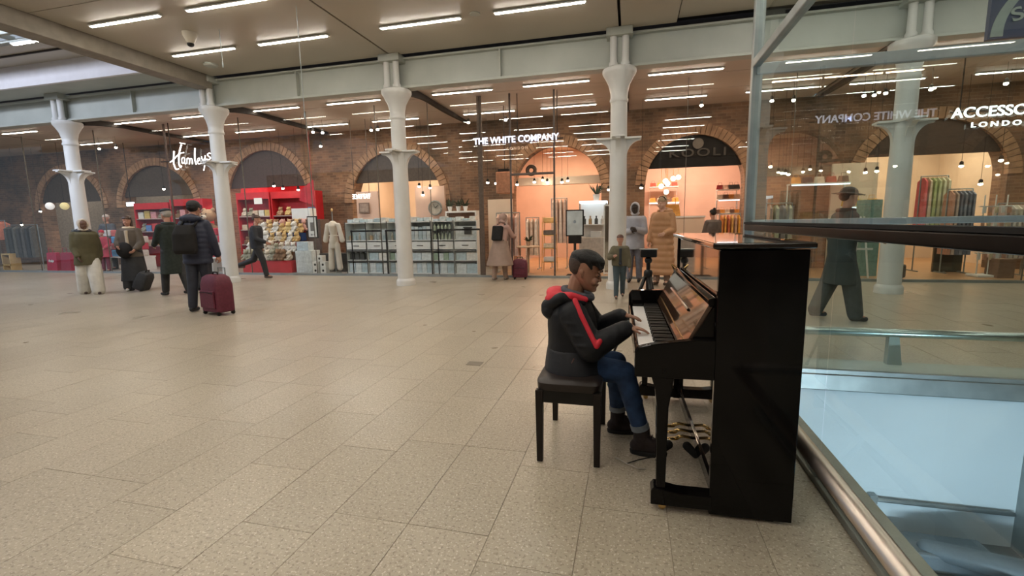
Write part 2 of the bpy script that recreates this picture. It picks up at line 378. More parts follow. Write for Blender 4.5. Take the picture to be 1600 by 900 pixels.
# columns
COLX = [-14.6, -9.8, -4.95, -.25, 4.5, 9.3]
CY = 9.65
def column(x, label):
    t = thing('cast_iron_column', label, 'column', (x, CY, 0), group='white cast iron columns of the arcade')
    MB().lathe([(.175, .12), (.172, 1.5), (.16, 2.9), (.155, 3.85)], 28).build('shaft', M['column'], t, smooth='auto')
    MB().lathe([(.215, 0), (.215, .1), (.205, .13), (.18, .16)], 28).build('base', M['column'], t, smooth='auto')
    MB().lathe([(.165, 3.62), (.175, 3.64), (.175, 3.68), (.16, 3.7), (.165, 3.8), (.20, 3.95), (.27, 4.08), (.31, 4.14), (.32, 4.17), (.32, 4.22), (.30, 4.24)], 28).build('capital', M['column'], t, smooth='auto')
    # collar: thin plate on curved brackets
    MB().box(-.43, .43, -.12, .12, 2.93, 2.965).box(-.12, .12, -.43, .43, 2.931, 2.964).build('collar_plate', M['column'], t, bevel=.004)
    for k in range(4):
        b = MB(); pts = [(.12, 2.93)]+[(.41, 2.93), (.41, 2.90)]+[(.155+.26*(1-math.sin(a))**1.0, 2.62+.28*(1-math.cos(a))) for a in [PI/2*q/8 for q in range(7, -1, -1)]][0:0]
        arc = [(.42-.26*math.sin(a), 2.905-.30*(1-math.cos(a))) for a in [PI/2*q/8 for q in range(9)]]
        b.M = Matrix.Rotation(k*PI/2, 4, 'Z'); b.prism([(.10, 2.93), (.42, 2.93)]+arc+[(.10, 2.6)], 'y', -.045, .045)
        b.build('bracket', M['column'], t)
    for sx in (-.11, .11):
        MB().lathe([(.075, 4.22), (.085, 4.25), (.085, 4.30), (.065, 4.33), (.062, 4.75), (.08, 4.78)], 16, (sx, -.18, 0)).build('pipe_stub', M['column'], t, smooth='auto')
    MB().box(-.24, .24, -.30, .1, 4.76, 4.90).build('cap_block', M['girder'], t, bevel=.01)
    MB().box(-.06, .06, -.16, .05, 4.24, 4.76).build('web_plate', M['girder'], t)
    return t
for i, x in enumerate(COLX):
    lab = ['leftmost white iron column behind the walker in the olive coat', 'white iron column just right of the maroon suitcase', 'white iron column in front of the white shelving',
           'white iron column behind the small child', 'white iron column seen through the green glass', 'white iron column beyond the right edge of the view'][i]
    column(x, lab)
# girders between the columns
def girder(x0, x1, label):
    t = thing('steel_girder', label, 'girder', ((x0+x1)/2, CY, 4.26)); L = (x1-x0)/2-.02
    MB().box(-L, L, .0, .04, .02, .60).build('web', M['girder'], t)
    MB().box(-L, L, -.11, .15, -.02, .03).build('flange', M['girder'], t, bevel=.006)
    MB().box(-L, L, -.11, .15, .56, .60).build('flange', M['girder'], t, bevel=.006)
    MB().box(-L, L, -.02, .0, .03, .10).build('angle_strip', M['girder'], t)
    n = 1
    for k in range(n): 
        xx = -L+(k+.5)*2*L/n; MB().box(xx-.015, xx+.015, -.10, .0, .03, .56).build('stiffener', M['girder'], t)
    return t
gx = [-21.0]+COLX+[14]
gl = ['girder over the far left edge of the hall', 'girder left of the second column, bluish with daylight', 'girder over the toy shop sign, between second and third column', 'girder between third and fourth column over the white shop sign',
      'girder between the fourth column and the green glass enclosure', 'girder seen through green glass, right of the fifth column', 'girder beyond the right edge of the view']
for i in range(7): girder(gx[i], gx[i+1], gl[i])
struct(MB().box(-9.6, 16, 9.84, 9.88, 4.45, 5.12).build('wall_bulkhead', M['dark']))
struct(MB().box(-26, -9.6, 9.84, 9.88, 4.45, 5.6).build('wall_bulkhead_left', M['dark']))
# hall shell behind the camera
struct(MB().box(-26.2, -26, 9.9, 18.4, 0, 5.0).build('wall_left', cm(.17, .13, .10)))
hb0 = cm(.15, .11, .085)
struct(MB().box(-26, 16, -7.2, -7, 0, 5.1).build('wall_near', hb0))
struct(MB().box(16, 16.2, -7.2, 18, 0, 5.1).build('wall_right', hb0))
struct(MB().box(-26, 16.2, 18.4, 18.5, 0, 5.1).build('wall_far', hb0))
# dark arched strips behind every capital: ceiling seams with their gap shadow built in
for i, x in enumerate(COLX):
    b = MB(); n = 14
    top = []; bot = []
    for k in range(n+1):
        y = CY+.3+(13.9-CY-.3)*k/n; z = 4.41
        d = .05+.16*max(0, 1-k/4)**1.5+(.05*math.sin(k/n*PI))
        top.append((y, z)); bot.append((y, z-d))
    b.prism(top+bot[::-1], 'x', x+.06, x+.16)
    tag(b.build('seam_shadow_strip', M['dark']), 'dark strip for a ceiling seam and its shadow, behind the '+['leftmost', 'second', 'third', 'fourth', 'fifth', 'sixth'][i]+' white column', 'seam strip', 'ceiling seam strips')

# linear lights
def light_proto(L, m, nm='linear_ceiling_light'):
    t = thing(nm, 'x', 'ceiling light')
    MB().box(-L/2-.03, L/2+.03, -.04, .04, -.026, 0).build('housing', M['column'], t, bevel=.005)
    MB().box(-L/2, L/2, -.025, .025, -.036, -.0265).build('tube', m, t, bevel=.003)
    return t
proto = light_proto(1.5, M['tubeglow']); used = False
rowname = {8.12: 'row nearest the girder', 6.6: 'row at the top edge of the view'}
def put(pr, flag, loc, lab, grp):
    o = pr if not flag[0] else dup(pr, loc); flag[0] = True
    o.location = loc; o['label'] = lab; o['group'] = grp
fg = [False]
FX = [-8.36, -6.27, -3.65, -1.52, 1.9, 3.4, 5.9, 7.8]
for y in (8.12, 6.6, 4.6, 3.1, 1.6, .1, -1.9, -3.4):
    for k, x in enumerate(FX):
        if y < 6 and k in (5, 7): continue
        z = 4.89
        if y in rowname: lab = f'long ceiling light, {ORD[k if k < 6 or y > 7 else k-2]} from the left in the {rowname[y]}'
        else: lab = 'long ceiling light overhead in the hall, seen only mirrored in the shop glass'
        if y > 6 and k in (4, 5): 
            if y == 6.6: continue
            z = 4.96
        put(proto, fg, (x, y, z), lab, 'front ceiling lights' if y in rowname else 'mirrored ceiling lights')
lw = [False]; pr3 = light_proto(.50, M['tubeglow'], 'linear_light')
for k, x in enumerate((-10.78, -10.2)):
    o = pr3 if k == 0 else dup(pr3, (0, 0, 0)); o.location = (x, 6.6, 4.80); o['label'] = ['left one of the pair of lights in the light well, top left', 'right one of the pair of lights in the light well, top left'][k]
tag(MB().tube([(-11.4, 6.6, 4.83), (-10.0, 6.6, 4.83)], .02).build('mounting_rail', M['girder']), 'pale tube rail carrying the pair of lights in the light well', 'rail')
tag(MB().tube([(-10.22, 6.6, 4.78), (-10.22, 9.5, 4.78)], .022).build('conduit', M['girder']), 'thin pale conduit running along the light well to the second column', 'pipe')
pr2 = light_proto(1.45, M['farglow'], 'rear_linear_light'); f2 = [False]
RX = [-18.3, -13.7, -11.6, -9.0, -6.7, -3.85, -1.65, 1.05, 3.4, 5.6, 8]
for r, y in enumerate((10.75, 12.9)):
    for k, x in enumerate(RX):
        put(pr2, f2, (x, y, 4.415), f'slim light on the low rear ceiling, {ORD[k]} from the left, {"front" if r == 0 else "back"} row', 'rear ceiling lights')
# dome cameras / speakers on the ceiling
t = thing('dome_camera', 'dark dome security camera on the ceiling between two lights', 'camera', (-7.83, 7.35, 4.9))
MB().lathe([(.12, 0), (.12, -.05), (.07, -.16), (.05, -.2)], 18).build('housing', M['ceiling'], t, smooth='auto')
MB().ell((0, 0, -.2), (.06, .06, .05)).build('dome', M['black'], t, smooth=True)
tag(MB().lathe([(.14, 0), (.14, -.03), (.11, -.05), (.01, -.052)], 20).build('ceiling_speaker', M['girder'], loc=(-8.9, 8.8, 4.9)), 'round white ceiling disc near the second column', 'speaker')
tag(MB().lathe([(.09, 0), (.09, -.015), (.01, -.02)], 20).build('smoke_detector', M['girder'], loc=(-2.62, 8.1, 4.9)), 'small round detector between two ceiling lights', 'detector')
for k, (px, py, Y) in enumerate(((140, 60, 7.2), (348, 100, 7.4), (476, 180, 7.0))):
    p = P(px, py, Y); b = MB().tube([(0, 0, 0), (0, 0, 4.9-p.z)], .006, 6); b.lathe([(.012, -.06), (.015, 0), (.012, .03)], 8)
    tag(b.build('hanging_wire', M['sgrey'], loc=p), ['thin wire hanging at the far left by the light well', 'thin wire hanging in front of the second column', 'thin wire hanging left of the third column'][k], 'wire')

# ================================================================= brick arcade wall
WY0, WY1, WT = 14.0, 14.5, 4.45
ARCH = [(-21.6, 1.7, 2.2, 3.7), (-17.2, 1.75, 2.2, 3.72), (-12.3, 1.65, 2.3, 4.0), (-7.38, 1.62, 2.1, 3.72), (-2.16, 1.33, 2.3, 3.62), (1.68, 1.30, 2.35, 3.66), (7.2, 1.55, 2.3, 3.7), (11.6, 1.6, 2.3, 3.7)]
wb = MB(); x = -26.0
for (cx, hw, sp, tp) in ARCH:
    wb.box(x, cx-hw, WY0, WY1, 0, WT)
    N = 20; pts = [(cx-hw*math.cos(PI*k/N), sp+(tp-sp)*math.sin(PI*k/N)) for k in range(N+1)]
    for a, b in zip(pts, pts[1:]): wb.prism([(a[0], a[1]), (b[0], b[1]), (b[0], WT), (a[0], WT)], 'y', WY0, WY1)
    x = cx+hw
wb.box(x, 16, WY0, WY1, 0, WT)
wall = struct(wb.build('wall_back', M['brick']))
for (cx, hw, sp, tp) in ARCH:
    r = MB(); N = 34
    for k in range(N):
        a0 = PI*(k+.06)/N; a1 = PI*(k+.94)/N
        q = lambda a, e: (cx-(hw+e)*math.cos(a), sp+(tp-sp+e)*math.sin(a))
        r.prism([q(a0, -.015), q(a1, -.015), q(a1, .26), q(a0, .26)], 'y', WY0-.04, WY0+.1)
    o = r.build('arch_ring', M['voussoir'], wall); o['kind'] = 'stuff'
# shop rooms behind
bayc = [M['offw'], cm(.18, .15, .12), M['red'], M['cream'], M['pink'], M['pink'], M['cream'], M['cream']]
for i, (cx, hw, sp, tp) in enumerate(ARCH):
    m = bayc[i]
    if i in (0,): m = cm(.2, .17, .14)
    struct(MB().box(cx-2.1, cx+2.1, 17.6, 17.7, 0, 4.2).build(f'wall_shop_back_{i+1}', m))
    struct(MB().box(cx-2.15, cx-2.05, 14.5, 17.6, 0, 4.2).build(f'wall_shop_left_{i+1}', m))
    struct(MB().box(cx+2.05, cx+2.15, 14.5, 17.6, 0, 4.2).build(f'wall_shop_right_{i+1}', m))
    struct(MB().box(cx-2.1, cx+2.1, 14.5, 17.6, 3.95, 4.05).build(f'ceiling_shop_{i+1}', M['cream'] if i > 2 else cm(.12, .10, .09)))
# dark lunette fill with faint lettering in the fifth and left arches
def lunette(i, m, zlo, label, depth=.12):
    cx, hw, sp, tp = ARCH[i]; N = 20
    s0 = max(0, math.asin(max(0, min(1, (zlo-sp)/(tp-sp))))) if zlo > sp else 0
    pts = [(cx-hw*math.cos(s0+(PI-2*s0)*k/N), sp+(tp-sp)*math.sin(s0+(PI-2*s0)*k/N)) for k in range(N+1)]
    if zlo < sp: pts = [(cx-hw, zlo)]+pts+[(cx+hw, zlo)]
    return tag(MB().prism(pts, 'y', WY0+.06, WY0+.06+depth).build('lunette_panel', m), label, 'panel')
lunette(5, M['blackm'], 2.80, 'black lunette panel with faint shop lettering above the bag shop')
lunette(0, cm(.05, .035, .025), 2.5, 'dark panel filling the leftmost brick arch')
lunette(1, cm(.05, .035, .025), 2.6, 'dark panel filling the brick arch left of the toy shop sign')
lunette(2, cm(.045, .025, .02), 2.75, 'dark panel filling the arch over the red toy shop')
lunette(3, cm(.05, .035, .025), 2.75, 'dark panel filling the arch behind the third column')
lunette(6, cm(.05, .03, .02), 2.85, 'dark panel filling the arch behind the fifth column')
lunette(7, cm(.05, .03, .02), 2.75, 'dark panel filling the rightmost arch')
lp = thing('faint_shop_sign', 'faint grey disc and lettering on the black lunette', 'sign', (0, WY0, 0))
dm = mat('sign_grey', (.13, .11, .09), .6); p = P(1091, 224, WY0)
q = MB(); q.M = Matrix.Translation((p.x, .02, p.z)) @ Matrix.Rotation(PI/2, 4, 'X'); q.lathe([(.14, -.02), (.14, .02)], 24); q.build('disc', dm, lp)
o = text_mesh('lettering', 'KOOLI', .30, mat('sign_grey_dark', (.05, .042, .035), .6), lp, .008, .004, spacing=1.25, width=1.45); p = P(1046, 246, WY0); o.location = (p.x, .02, p.z)

# ================================================================= glass shop front
GY = 11.3
gf = struct(MB().box(-26, 16, GY-.04, GY+.04, .0, .055).build('window_1', M['sgrey']))
seams = [-26, -22.6, -19.2, -16.1, -13.35, -10.7, -8.5, -6.45, -4.98, -3.62, -2.85, -1.78, -.4, 1.18, 3.3, 5.4, 7.5, 9.6, 12, 16]
for i in range(len(seams)-1):
    a, b = seams[i], seams[i+1]
    z0 = .055
    if abs(a+2.85) < .01: z0 = 2.55       # open doorway
    MB().add([(a+.01, GY, z0), (b-.01, GY, z0), (b-.01, GY, 4.42), (a+.01, GY, 4.42)], [(0, 1, 2, 3)]).build('pane', M['glass'], gf)
for i, s in enumerate(seams[1:-1]):
    wd = .005; m = cm(.12, .11, .09)
    if i+1 in (4,): wd = .03; m = cm(.09, .055, .04)
    if i+1 in (9,): wd = .06; m = cm(.10, .07, .05)
    if i+1 in (10, 11): wd = .022; m = cm(.10, .08, .07)
    box('mullion', m, gf, s-wd, s+wd, GY-.014, GY+.014, .0, 4.42)
box('door_head', cm(.10, .08, .07), gf, -2.85, -1.78, GY-.04, GY+.04, 2.5, 2.55)
for k, (a, b) in enumerate(((-16, -13.4), (-7.4, -6.5), (-6.4, -5.05), (-4.9, -3.7))):
    pass
# handrail bars across the white shelving
for k, (a, b) in enumerate(((-7.45, -6.5), (-6.4, -5.05), (-4.9, -3.7))):
    t = thing('guard_rail', ['dark thin guard rail behind the glass left of the third column', 'dark thin guard rail behind the third column', 'dark thin guard rail right of the third column'][k], 'rail', ((a+b)/2, 11.42, 0))
    h = (b-a)/2; MB().box(-h, h, -.012, .012, 1.19, 1.235).build('bar', M['blackm'], t)
    for s in (-h+.02, h-.02): MB().box(s-.012, s+.012, -.01, .01, .012, 1.19).build('post', M['blackm'], t)

# ================================================================= signs
t = thing('shop_sign', 'bright white capital letters of the shop sign over the entrance', 'sign', (-3.75, 11.2, 3.27))
text_mesh('lettering', 'THE WHITE COMPANY', .215, M['sign'], t, .010, .002, width=2.10)
o = text_mesh('lettering', 'LONDON', .09, M['signf'], t, .006, .001, spacing=1.6, width=.50); o.location = (.85, 0, -.17)
MB().box(0, 2.2, .03, .05, .02, .05).build('mounting_bar', M['dark'], t)
for q in (.15, 1.1, 2.05): MB().box(q-.008, q+.008, .035, .05, .05, 1.12).build('hanger', M['dark'], t)
p = P(1486, 185, 11.2)
t = thing('shop_sign', 'white serif shop sign letters seen at the far right through green glass', 'sign', (p.x, 11.2, p.z))
text_mesh('lettering', 'ACCESSORIZE', .27, M['signw'], t, .012, .002, width=1.75)
o = text_mesh('lettering', 'LONDON', .13, M['signw'], t, .010, .002, spacing=1.5, width=.95); o.location = (.34, 0, -.19)
MB().box(0, 1.75, .03, .05, .1, .13).build('mounting_bar', M['dark'], t)
for q in (.15, 1.6): MB().box(q-.008, q+.008, .035, .05, .13, 4.42-p.z).build('hanger', M['dark'], t)
p = P(551, 311, 12.6)  # glowing reversed letters added in place of a sign reflected in the glass
t = thing('shop_sign', 'small glowing letters standing in for a mirrored sign, over the white shop picture', 'sign', (p.x, 12.6, p.z))
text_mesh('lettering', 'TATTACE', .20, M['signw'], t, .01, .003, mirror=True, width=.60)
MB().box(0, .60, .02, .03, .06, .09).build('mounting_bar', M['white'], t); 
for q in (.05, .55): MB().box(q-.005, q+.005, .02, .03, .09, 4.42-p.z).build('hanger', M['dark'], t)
# handwriting sign
t = thing('script_shop_sign', 'glowing white handwritten shop sign beside the second column', 'sign', (0, 11.2, 0))
def stroke(pts, r=.022):
    out = []
    for a, b in pts: q = P(250+a/15, 220+b/15, 11.2); out.append((q.x, 0, q.z))
    sm = []
    for i in range(len(out)-1):
        p0, p1, p2, p3 = [Vector(out[max(0, min(len(out)-1, i+d))]) for d in (-1, 0, 1, 2)]
        for k in range(4):
            u = k/4; sm.append(.5*((2*p1)+(-p0+p2)*u+(2*p0-5*p1+4*p2-p3)*u*u+(-p0+3*p1-3*p2+p3)*u**3))
    sm.append(Vector(out[-1])); return MB().tube(sm, r, 8)
for pts, r in (([(330, 240), (320, 400), (320, 520), (350, 620), (380, 665), (440, 655)], .026), ([(500, 90), (470, 200), (445, 330), (440, 450), (450, 560), (480, 620), (505, 590)], .026),
               ([(235, 505), (320, 440), (400, 350), (470, 300), (560, 275)], .020), ([(460, 50), (590, 72)], .016),
               ([(570, 400), (530, 395), (510, 450), (525, 530), (570, 500), (580, 420), (575, 500), (600, 550)], .018),
               ([(630, 540), (635, 430), (660, 410), (690, 440), (690, 545), (700, 440), (730, 415), (755, 450), (760, 545)], .018),
               ([(820, 170), (815, 300), (820, 450), (850, 555)], .026), ([(890, 480), (930, 450), (925, 410), (890, 420), (880, 500), (910, 545), (960, 520)], .017),
               ([(975, 370), (985, 430), (1020, 450), (1050, 400), (1060, 340)], .018), ([(1060, 340), (1055, 450), (1045, 580), (1025, 700)], .018),
               ([(1190, 300), (1150, 290), (1110, 330), (1150, 370), (1185, 400), (1150, 440), (1090, 430)], .020)):
    stroke(pts, r*.72).build('letter_stroke', M['signw'], t, smooth=True)
p = P(250, 252, 11.2); p2 = P(335, 250, 11.2)
MB().box(p.x, p2.x, .02, .04, p.z-.03, p.z).build('mounting_bar', M['dark'], t)
MB().box(p.x+.4, p.x+.42, .02, .04, p.z, 4.42).build('hanger', M['dark'], t)
MB().box(p2.x-.12, p2.x-.10, .02, .04, p.z, 4.42).build('hanger', M['dark'], t)
# navy hanging banner top right
a = P(1543, 62, 6.4)
t = thing('hanging_banner', 'navy banner with pale arc and lettering at the top right corner', 'sign', (a.x, 6.4, a.z))
nv = mat('navy_banner', (.016, .03, .085), .5)
MB().box(0, 2.4, 0, .06, 0, 1.3).build('board', nv, t, bevel=.004)
gp = mat('pale_banner_ink', (.26, .31, .28), .6)
arc = []
N = 18
for k in range(N+1):
    a_ = PI-(PI*.55)*k/N; arc.append((.965+.95*math.cos(a_), .02+.72*math.sin(a_)))
inn = []
for k in range(N+1):
    a_ = PI-(PI*.55)*k/N; wd = .10*(1-k/N)+.012; inn.append((.965+(.95-wd)*math.cos(a_), .02+(.72-wd)*math.sin(a_)))
MB().prism(arc+inn[::-1], 'y', -.008, .0).build('arc', gp, t)
o = text_mesh('lettering', 'St Pancras', .19, gp, t, .004, .003, width=.98); o.location = (.20, -.012, .15); o.rotation_euler = (0, math.radians(-18), 0)
for q in (.3, 2.1): MB().tube([(q, .03, 1.3), (q, .03, 4.9-a.z)], .01, 6).build('hanger', M['dark'], t)
# ================================================================= void and glass enclosure (right)
white = mat('void_plaster', (.62, .70, .74), .7, var=.04, vs=1.5)
struct(MB().box(VX0-.1, VX1, VY1, VY1+.12, -1.42, -.142).build('wall_void_far', white))
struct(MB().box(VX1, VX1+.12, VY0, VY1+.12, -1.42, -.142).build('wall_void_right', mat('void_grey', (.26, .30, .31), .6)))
struct(MB().box(VX0-.12, VX0, VY0, VY1, -1.42, -.142).build('wall_void_left', white))
struct(MB().box(VX0, VX1, VY0-.12, VY0, -1.42, -.142).build('wall_void_near', white))
struct(MB().box(VX0-.1, VX1+.1, VY0-.1, VY1+.1, -1.5, -1.42).build('floor_void', mat('void_floor', (.12, .15, .17), .6)))
struct(MB().box(VX0-.03, VX1+.03, VY1-.035, VY1+.16, -.13, .012).build('trim_3', M['sgrey'], bevel=.006))
struct(MB().box(.95, VX0+.03, VY0, VY1-.04, -.13, .03).build('trim_4', mat('kerb_stone', (.27, .28, .25), .4), bevel=.006))
t = thing('wall_pipe', 'grey pipe with a clamp running along the foot of the white void wall', 'pipe', (1.2, VY1-.04, -1.10))
MB().tube([(0, 0, 0), (1.93, 0, .0)], .018).build('pipe', M['sgrey'], t, smooth=True)
MB().box(.88, .94, -.03, .04, -.03, .045).build('clamp', M['sgrey'], t, bevel=.005)
duct = mat('duct_grey', (.12, .15, .17), .5)
t = thing('service_duct', 'grey service duct with a raised elbow lying at the bottom of the void', 'duct', (1.8, 4.0, -1.42))
MB().box(-.3, 1.0, 0, .3, 0, .16).build('duct_run', duct, t, bevel=.02)
MB().cap((.55, .1, .15), .07, (1.0, -.15, .22), .09).build('elbow', duct, t, smooth=True)
MB().tube([(-.3, -.1, .03), (.1, -.25, .04), (.5, -.3, .03), (.9, -.6, .05)], .03).build('hose', M['black'], t, smooth=True)
t = thing('machine_box', 'dark grey machine box in the bottom right corner of the void', 'machine', (2.72, 3.35, -1.42))
MB().box(-.2, .35, -.25, .25, 0, .22).build('housing', mat('machine_dark', (.05, .07, .08), .45), t, bevel=.03)
MB().box(-.1, .0, -.258, -.25, .10, .13).build('badge', M['column'], t)
MB().tube([(-.2, -.1, .2), (.05, -.2, .30), (.3, -.1, .2)], .02).build('hoop', M['black'], t, smooth=True)

# glass enclosure: panes, transom rails, corner post
GX = 1.0
t = thing('glass_enclosure', 'tall green-tinted glass enclosure with dark transom around the void', 'glass screen', (GX, VY1, 0))
T = Matrix.Translation((-GX, -VY1, 0))
def eb(name, m, *a, bevel=0, label=None):
    q = MB(); q.M = T; q.box(*a); o = q.build(name, m, t, bevel=bevel)
    if label: o['label'] = label
    return o
def pane(a, b, c, d):
    q = MB(); q.M = T; q.add([a, b, c, d], [(0, 1, 2, 3)]); return q.build('pane', M['green_glass'], t)
yb_ = [.85, 2.65, 4.5]
for i in range(2):
    pane((GX, yb_[i]+.004, .03), (GX, yb_[i+1]-.004, .03), (GX, yb_[i+1]-.004, 1.27), (GX, yb_[i]+.004, 1.27))
    pane((GX, yb_[i]+.004, 1.34), (GX, yb_[i+1]-.004, 1.34), (GX, yb_[i+1]-.004, 2.62), (GX, yb_[i]+.004, 2.62))
    pane((GX, yb_[i]+.004, 2.69), (GX, yb_[i+1]-.004, 2.69), (GX, yb_[i+1]-.004, 3.9), (GX, yb_[i]+.004, 3.9))
xb_ = [GX, 3.3, 5.6]
for i in range(2):
    a, b = xb_[i]+.02, xb_[i+1]-.004
    pane((a, VY1, .03), (b, VY1, .03), (b, VY1, 1.30), (a, VY1, 1.30))
    pane((a, VY1, 1.36), (b, VY1, 1.36), (b, VY1, 2.60), (a, VY1, 2.60))
eb('transom', mat('dark_bronze', (.008, .006, .005), .3, spec=.15), GX-.03, GX+.03, .85, VY1, 1.27, 1.325, bevel=.008)
eb('transom_cap', M['blackm'], GX-.035, GX+.035, .85, VY1, 1.325, 1.342)
eb('far_transom', M['sgrey'], GX, 5.6, VY1-.025, VY1+.025, 1.305, 1.36, bevel=.006)
eb('top_rail', M['sgrey'], GX-.03, GX+.03, .85, VY1, 2.62, 2.69, bevel=.008)
eb('far_top_rail', M['sgrey'], GX, 5.6, VY1-.03, VY1+.03, 2.56, 2.65, bevel=.008)
eb('corner_post', M['sgrey'], GX-.03, GX+.05, VY1-.02, VY1+.05, .03, 4.89, bevel=.006)
eb('base_channel', M['sgrey'], GX-.025, GX+.025, .85, VY1, .03, .07)
eb('far_base_channel', M['sgrey'], GX, VX1, VY1-.02, VY1+.02, .012, .05)
# low tubular handrails
t = thing('handrail', 'low polished steel tube rail running from behind the piano to the bottom edge', 'handrail', (.825, .85, 0))
MB().tube([(0, 3.55, .30), (0, 0.0, .30)], .038, 18).build('tube', M['steel'], t, smooth=True)
MB().tube([(0, .02, .30), (0, -.05, .30), (.04, -.09, .30), (.15, -.10, .30), (2.4, -.10, .30)], .038, 16).build('end_bend', M['steel'], t, smooth=True)
for y in (.25, 1.75, 3.3): MB().prism([(0, .27), (.02, .27), (.165, .06), (.165, .031), (.13, .031)], 'y', y-.02, y+.02).build('bracket', M['sgrey'], t)
t = thing('far_handrail', 'low polished steel rail with a slanted post beyond the void, right of the piano', 'handrail', (1.2, 4.93, 0))
MB().tube([(-.3, 0, .30), (4.2, 0, .30)], .04, 16).build('tube', mat('steel_far', (.5, .55, .53), .28, 1.0), t, smooth=True)
for x in (-.2, 1.18, 2.9): 
    b = MB(); b.prism([(-.05, 0), (.07, 0), (.03, .27), (-.05, .27)], 'y', -.03, .03); b.M = Matrix.Identity(4); o = b.build('post', M['girder'], t); o.location = (x, 0, 0)
struct(MB().box(VX0-.2, VX1+2.2, VY1+.16, VY1+.5, .0, .006).build('trim_5', M['girder']))

# ================================================================= piano
PR = thing('upright_piano', 'tall black lacquered upright piano with open keyboard, played by the boy', 'piano', (.40, 2.16, 0), math.radians(1.3))
pk = M['piano']
def pb(name, m, x0, x1, y0, y1, z0, z1, bevel=.004, parent=None): return MB().box(x0-.40, x1-.40, y0, y1, z0, z1).build(name, m, parent or PR, bevel=bevel)
L = 1.50
pb('side_panel', pk, .375, .725, 0, .032, .015, 1.245)
pb('side_panel', pk, .375, .725, L-.032, L, .015, 1.245)
pb('back_frame', M['blackm'], .70, .72, .032, L-.032, .10, 1.24)
for k in range(5): pb('back_post', M['blackm'], .665, .70, .08+k*.31, .18+k*.31, .10, 1.22)
pb('bottom_beam', pk, .40, .70, .032, L-.032, .05, .12)
pb('upper_panel', M['pianog'], .385, .405, .034, L-.034, .86, 1.24)
pb('lower_panel', M['pianog'], .41, .43, .034, L-.034, .12, .66)
pb('top_lid', M['pianog'], .345, .745, -.015, L+.015, 1.25, 1.275, .006)
pb('key_bed', pk, .035, .385, .03, L-.03, .665, .715)
pb('key_slip', pk, .035, .052, .045, L-.045, .715, .745)
for y in (0, L-.045):
    q = MB(); pts = [(.03-.40, .66), (.375-.40, .66), (.375-.40, .845), (.30-.40, .845), (.10-.40, .815), (.045-.40, .80), (.03-.40, .77)]
    if y: pts = [(.03-.40, .66), (.375-.40, .66), (.375-.40, .86), (.05-.40, .85), (.03-.40, .82)]
    q.prism(pts, 'y', y, y+.045); q.build('key_arm', pk, PR, bevel=.004)
for y in (.048, L-.13): pb('key_block', pk, .06, .21, y, y+.082, .715, .765)
# fallboard: open, leaning back
q = MB(); q.prism([(.235-.40, .775), (.252-.40, .765), (.372-.40, 1.0), (.355-.40, 1.008)], 'y', .05, L-.05); fb = q.build('fallboard', mat('fallboard_lacquer', (.07, .038, .024), .07, coat=1, var=.08), PR, bevel=.003)
q = MB(); q.prism([(.35-.40, .985), (.345-.40, 1.02), (.375-.40, 1.03), (.38-.40, .99)], 'y', .045, L-.045); q.build('fallboard_lip', pk, fb, bevel=.004)
q = MB(); q.prism([(.2515-.40, .812), (.2535-.40, .811), (.2565-.40, .817), (.2545-.40, .818)], 'y', .06, L-.06); q.build('piano_hinge', M['brass'], fb)
for y in (.05,):
    q = MB(); q.prism([(.24-.40, .77), (.375-.40, .77), (.375-.40, 1.0)], 'y', .034, .05); q.build('cheek_wedge', pk, PR)
q = MB(); q.prism([(.24-.40, .77), (.375-.40, .77), (.375-.40, 1.0)], 'y', L-.05, L-.034); q.build('cheek_wedge', pk, PR)
q = MB().tube([(.36-.40, L-.12, 1.03), (.33-.40, L-.10, 1.05), (.345-.40, L-.08, 1.02)], .006, 6); q.build('fallboard_catch', M['brass'], PR)
# music ledge on the fallboard
q = MB(); q.prism([(.31-.40, .90), (.295-.40, .915), (.305-.40, .925), (.322-.40, .91)], 'y', .35, 1.15); q.build('music_ledge', pk, PR, bevel=.002)
# keys
y0 = .132; kw = (L-.264)/52
kb = pb('key_strip', M['dark'], .06, .235, .13, L-.13, .715, .722, 0)
wk = MB().box(-.175, 0, .0006, kw-.0006, 0, .023).mesh('white_key'); wk.materials.append(M['ivory'])
bk = MB().add([(-.10, 0, 0), (-.10, .012, 0), (0, .012, 0), (0, 0, 0), (-.093, .001, .036), (-.093, .011, .036), (0, .011, .036), (0, .001, .036)],
              [(0, 3, 2, 1), (4, 5, 6, 7)[::1], (0, 1, 5, 4), (1, 2, 6, 5), (2, 3, 7, 6), (3, 0, 4, 7)]).mesh('black_key'); bk.materials.append(M['black'])
for i in range(52):                              # the treble end is nearest the camera (pianist faces +x)
    o = bpy.data.objects.new('white_key', wk); C.objects.link(o); o.parent = PR; o.location = (.232-.40, y0+i*kw, .722)
pat = {0, 1, 3, 4, 5}                            # gaps after C,D,F,G,A
for i in range(51):
    n = (51-i-1+5) % 7                           # counted from the bass end, starts on A
    if n in pat:
        o = bpy.data.objects.new('black_key', bk); C.objects.link(o); o.parent = PR; o.location = (.232-.40, y0+(i+1)*kw-.006, .735)
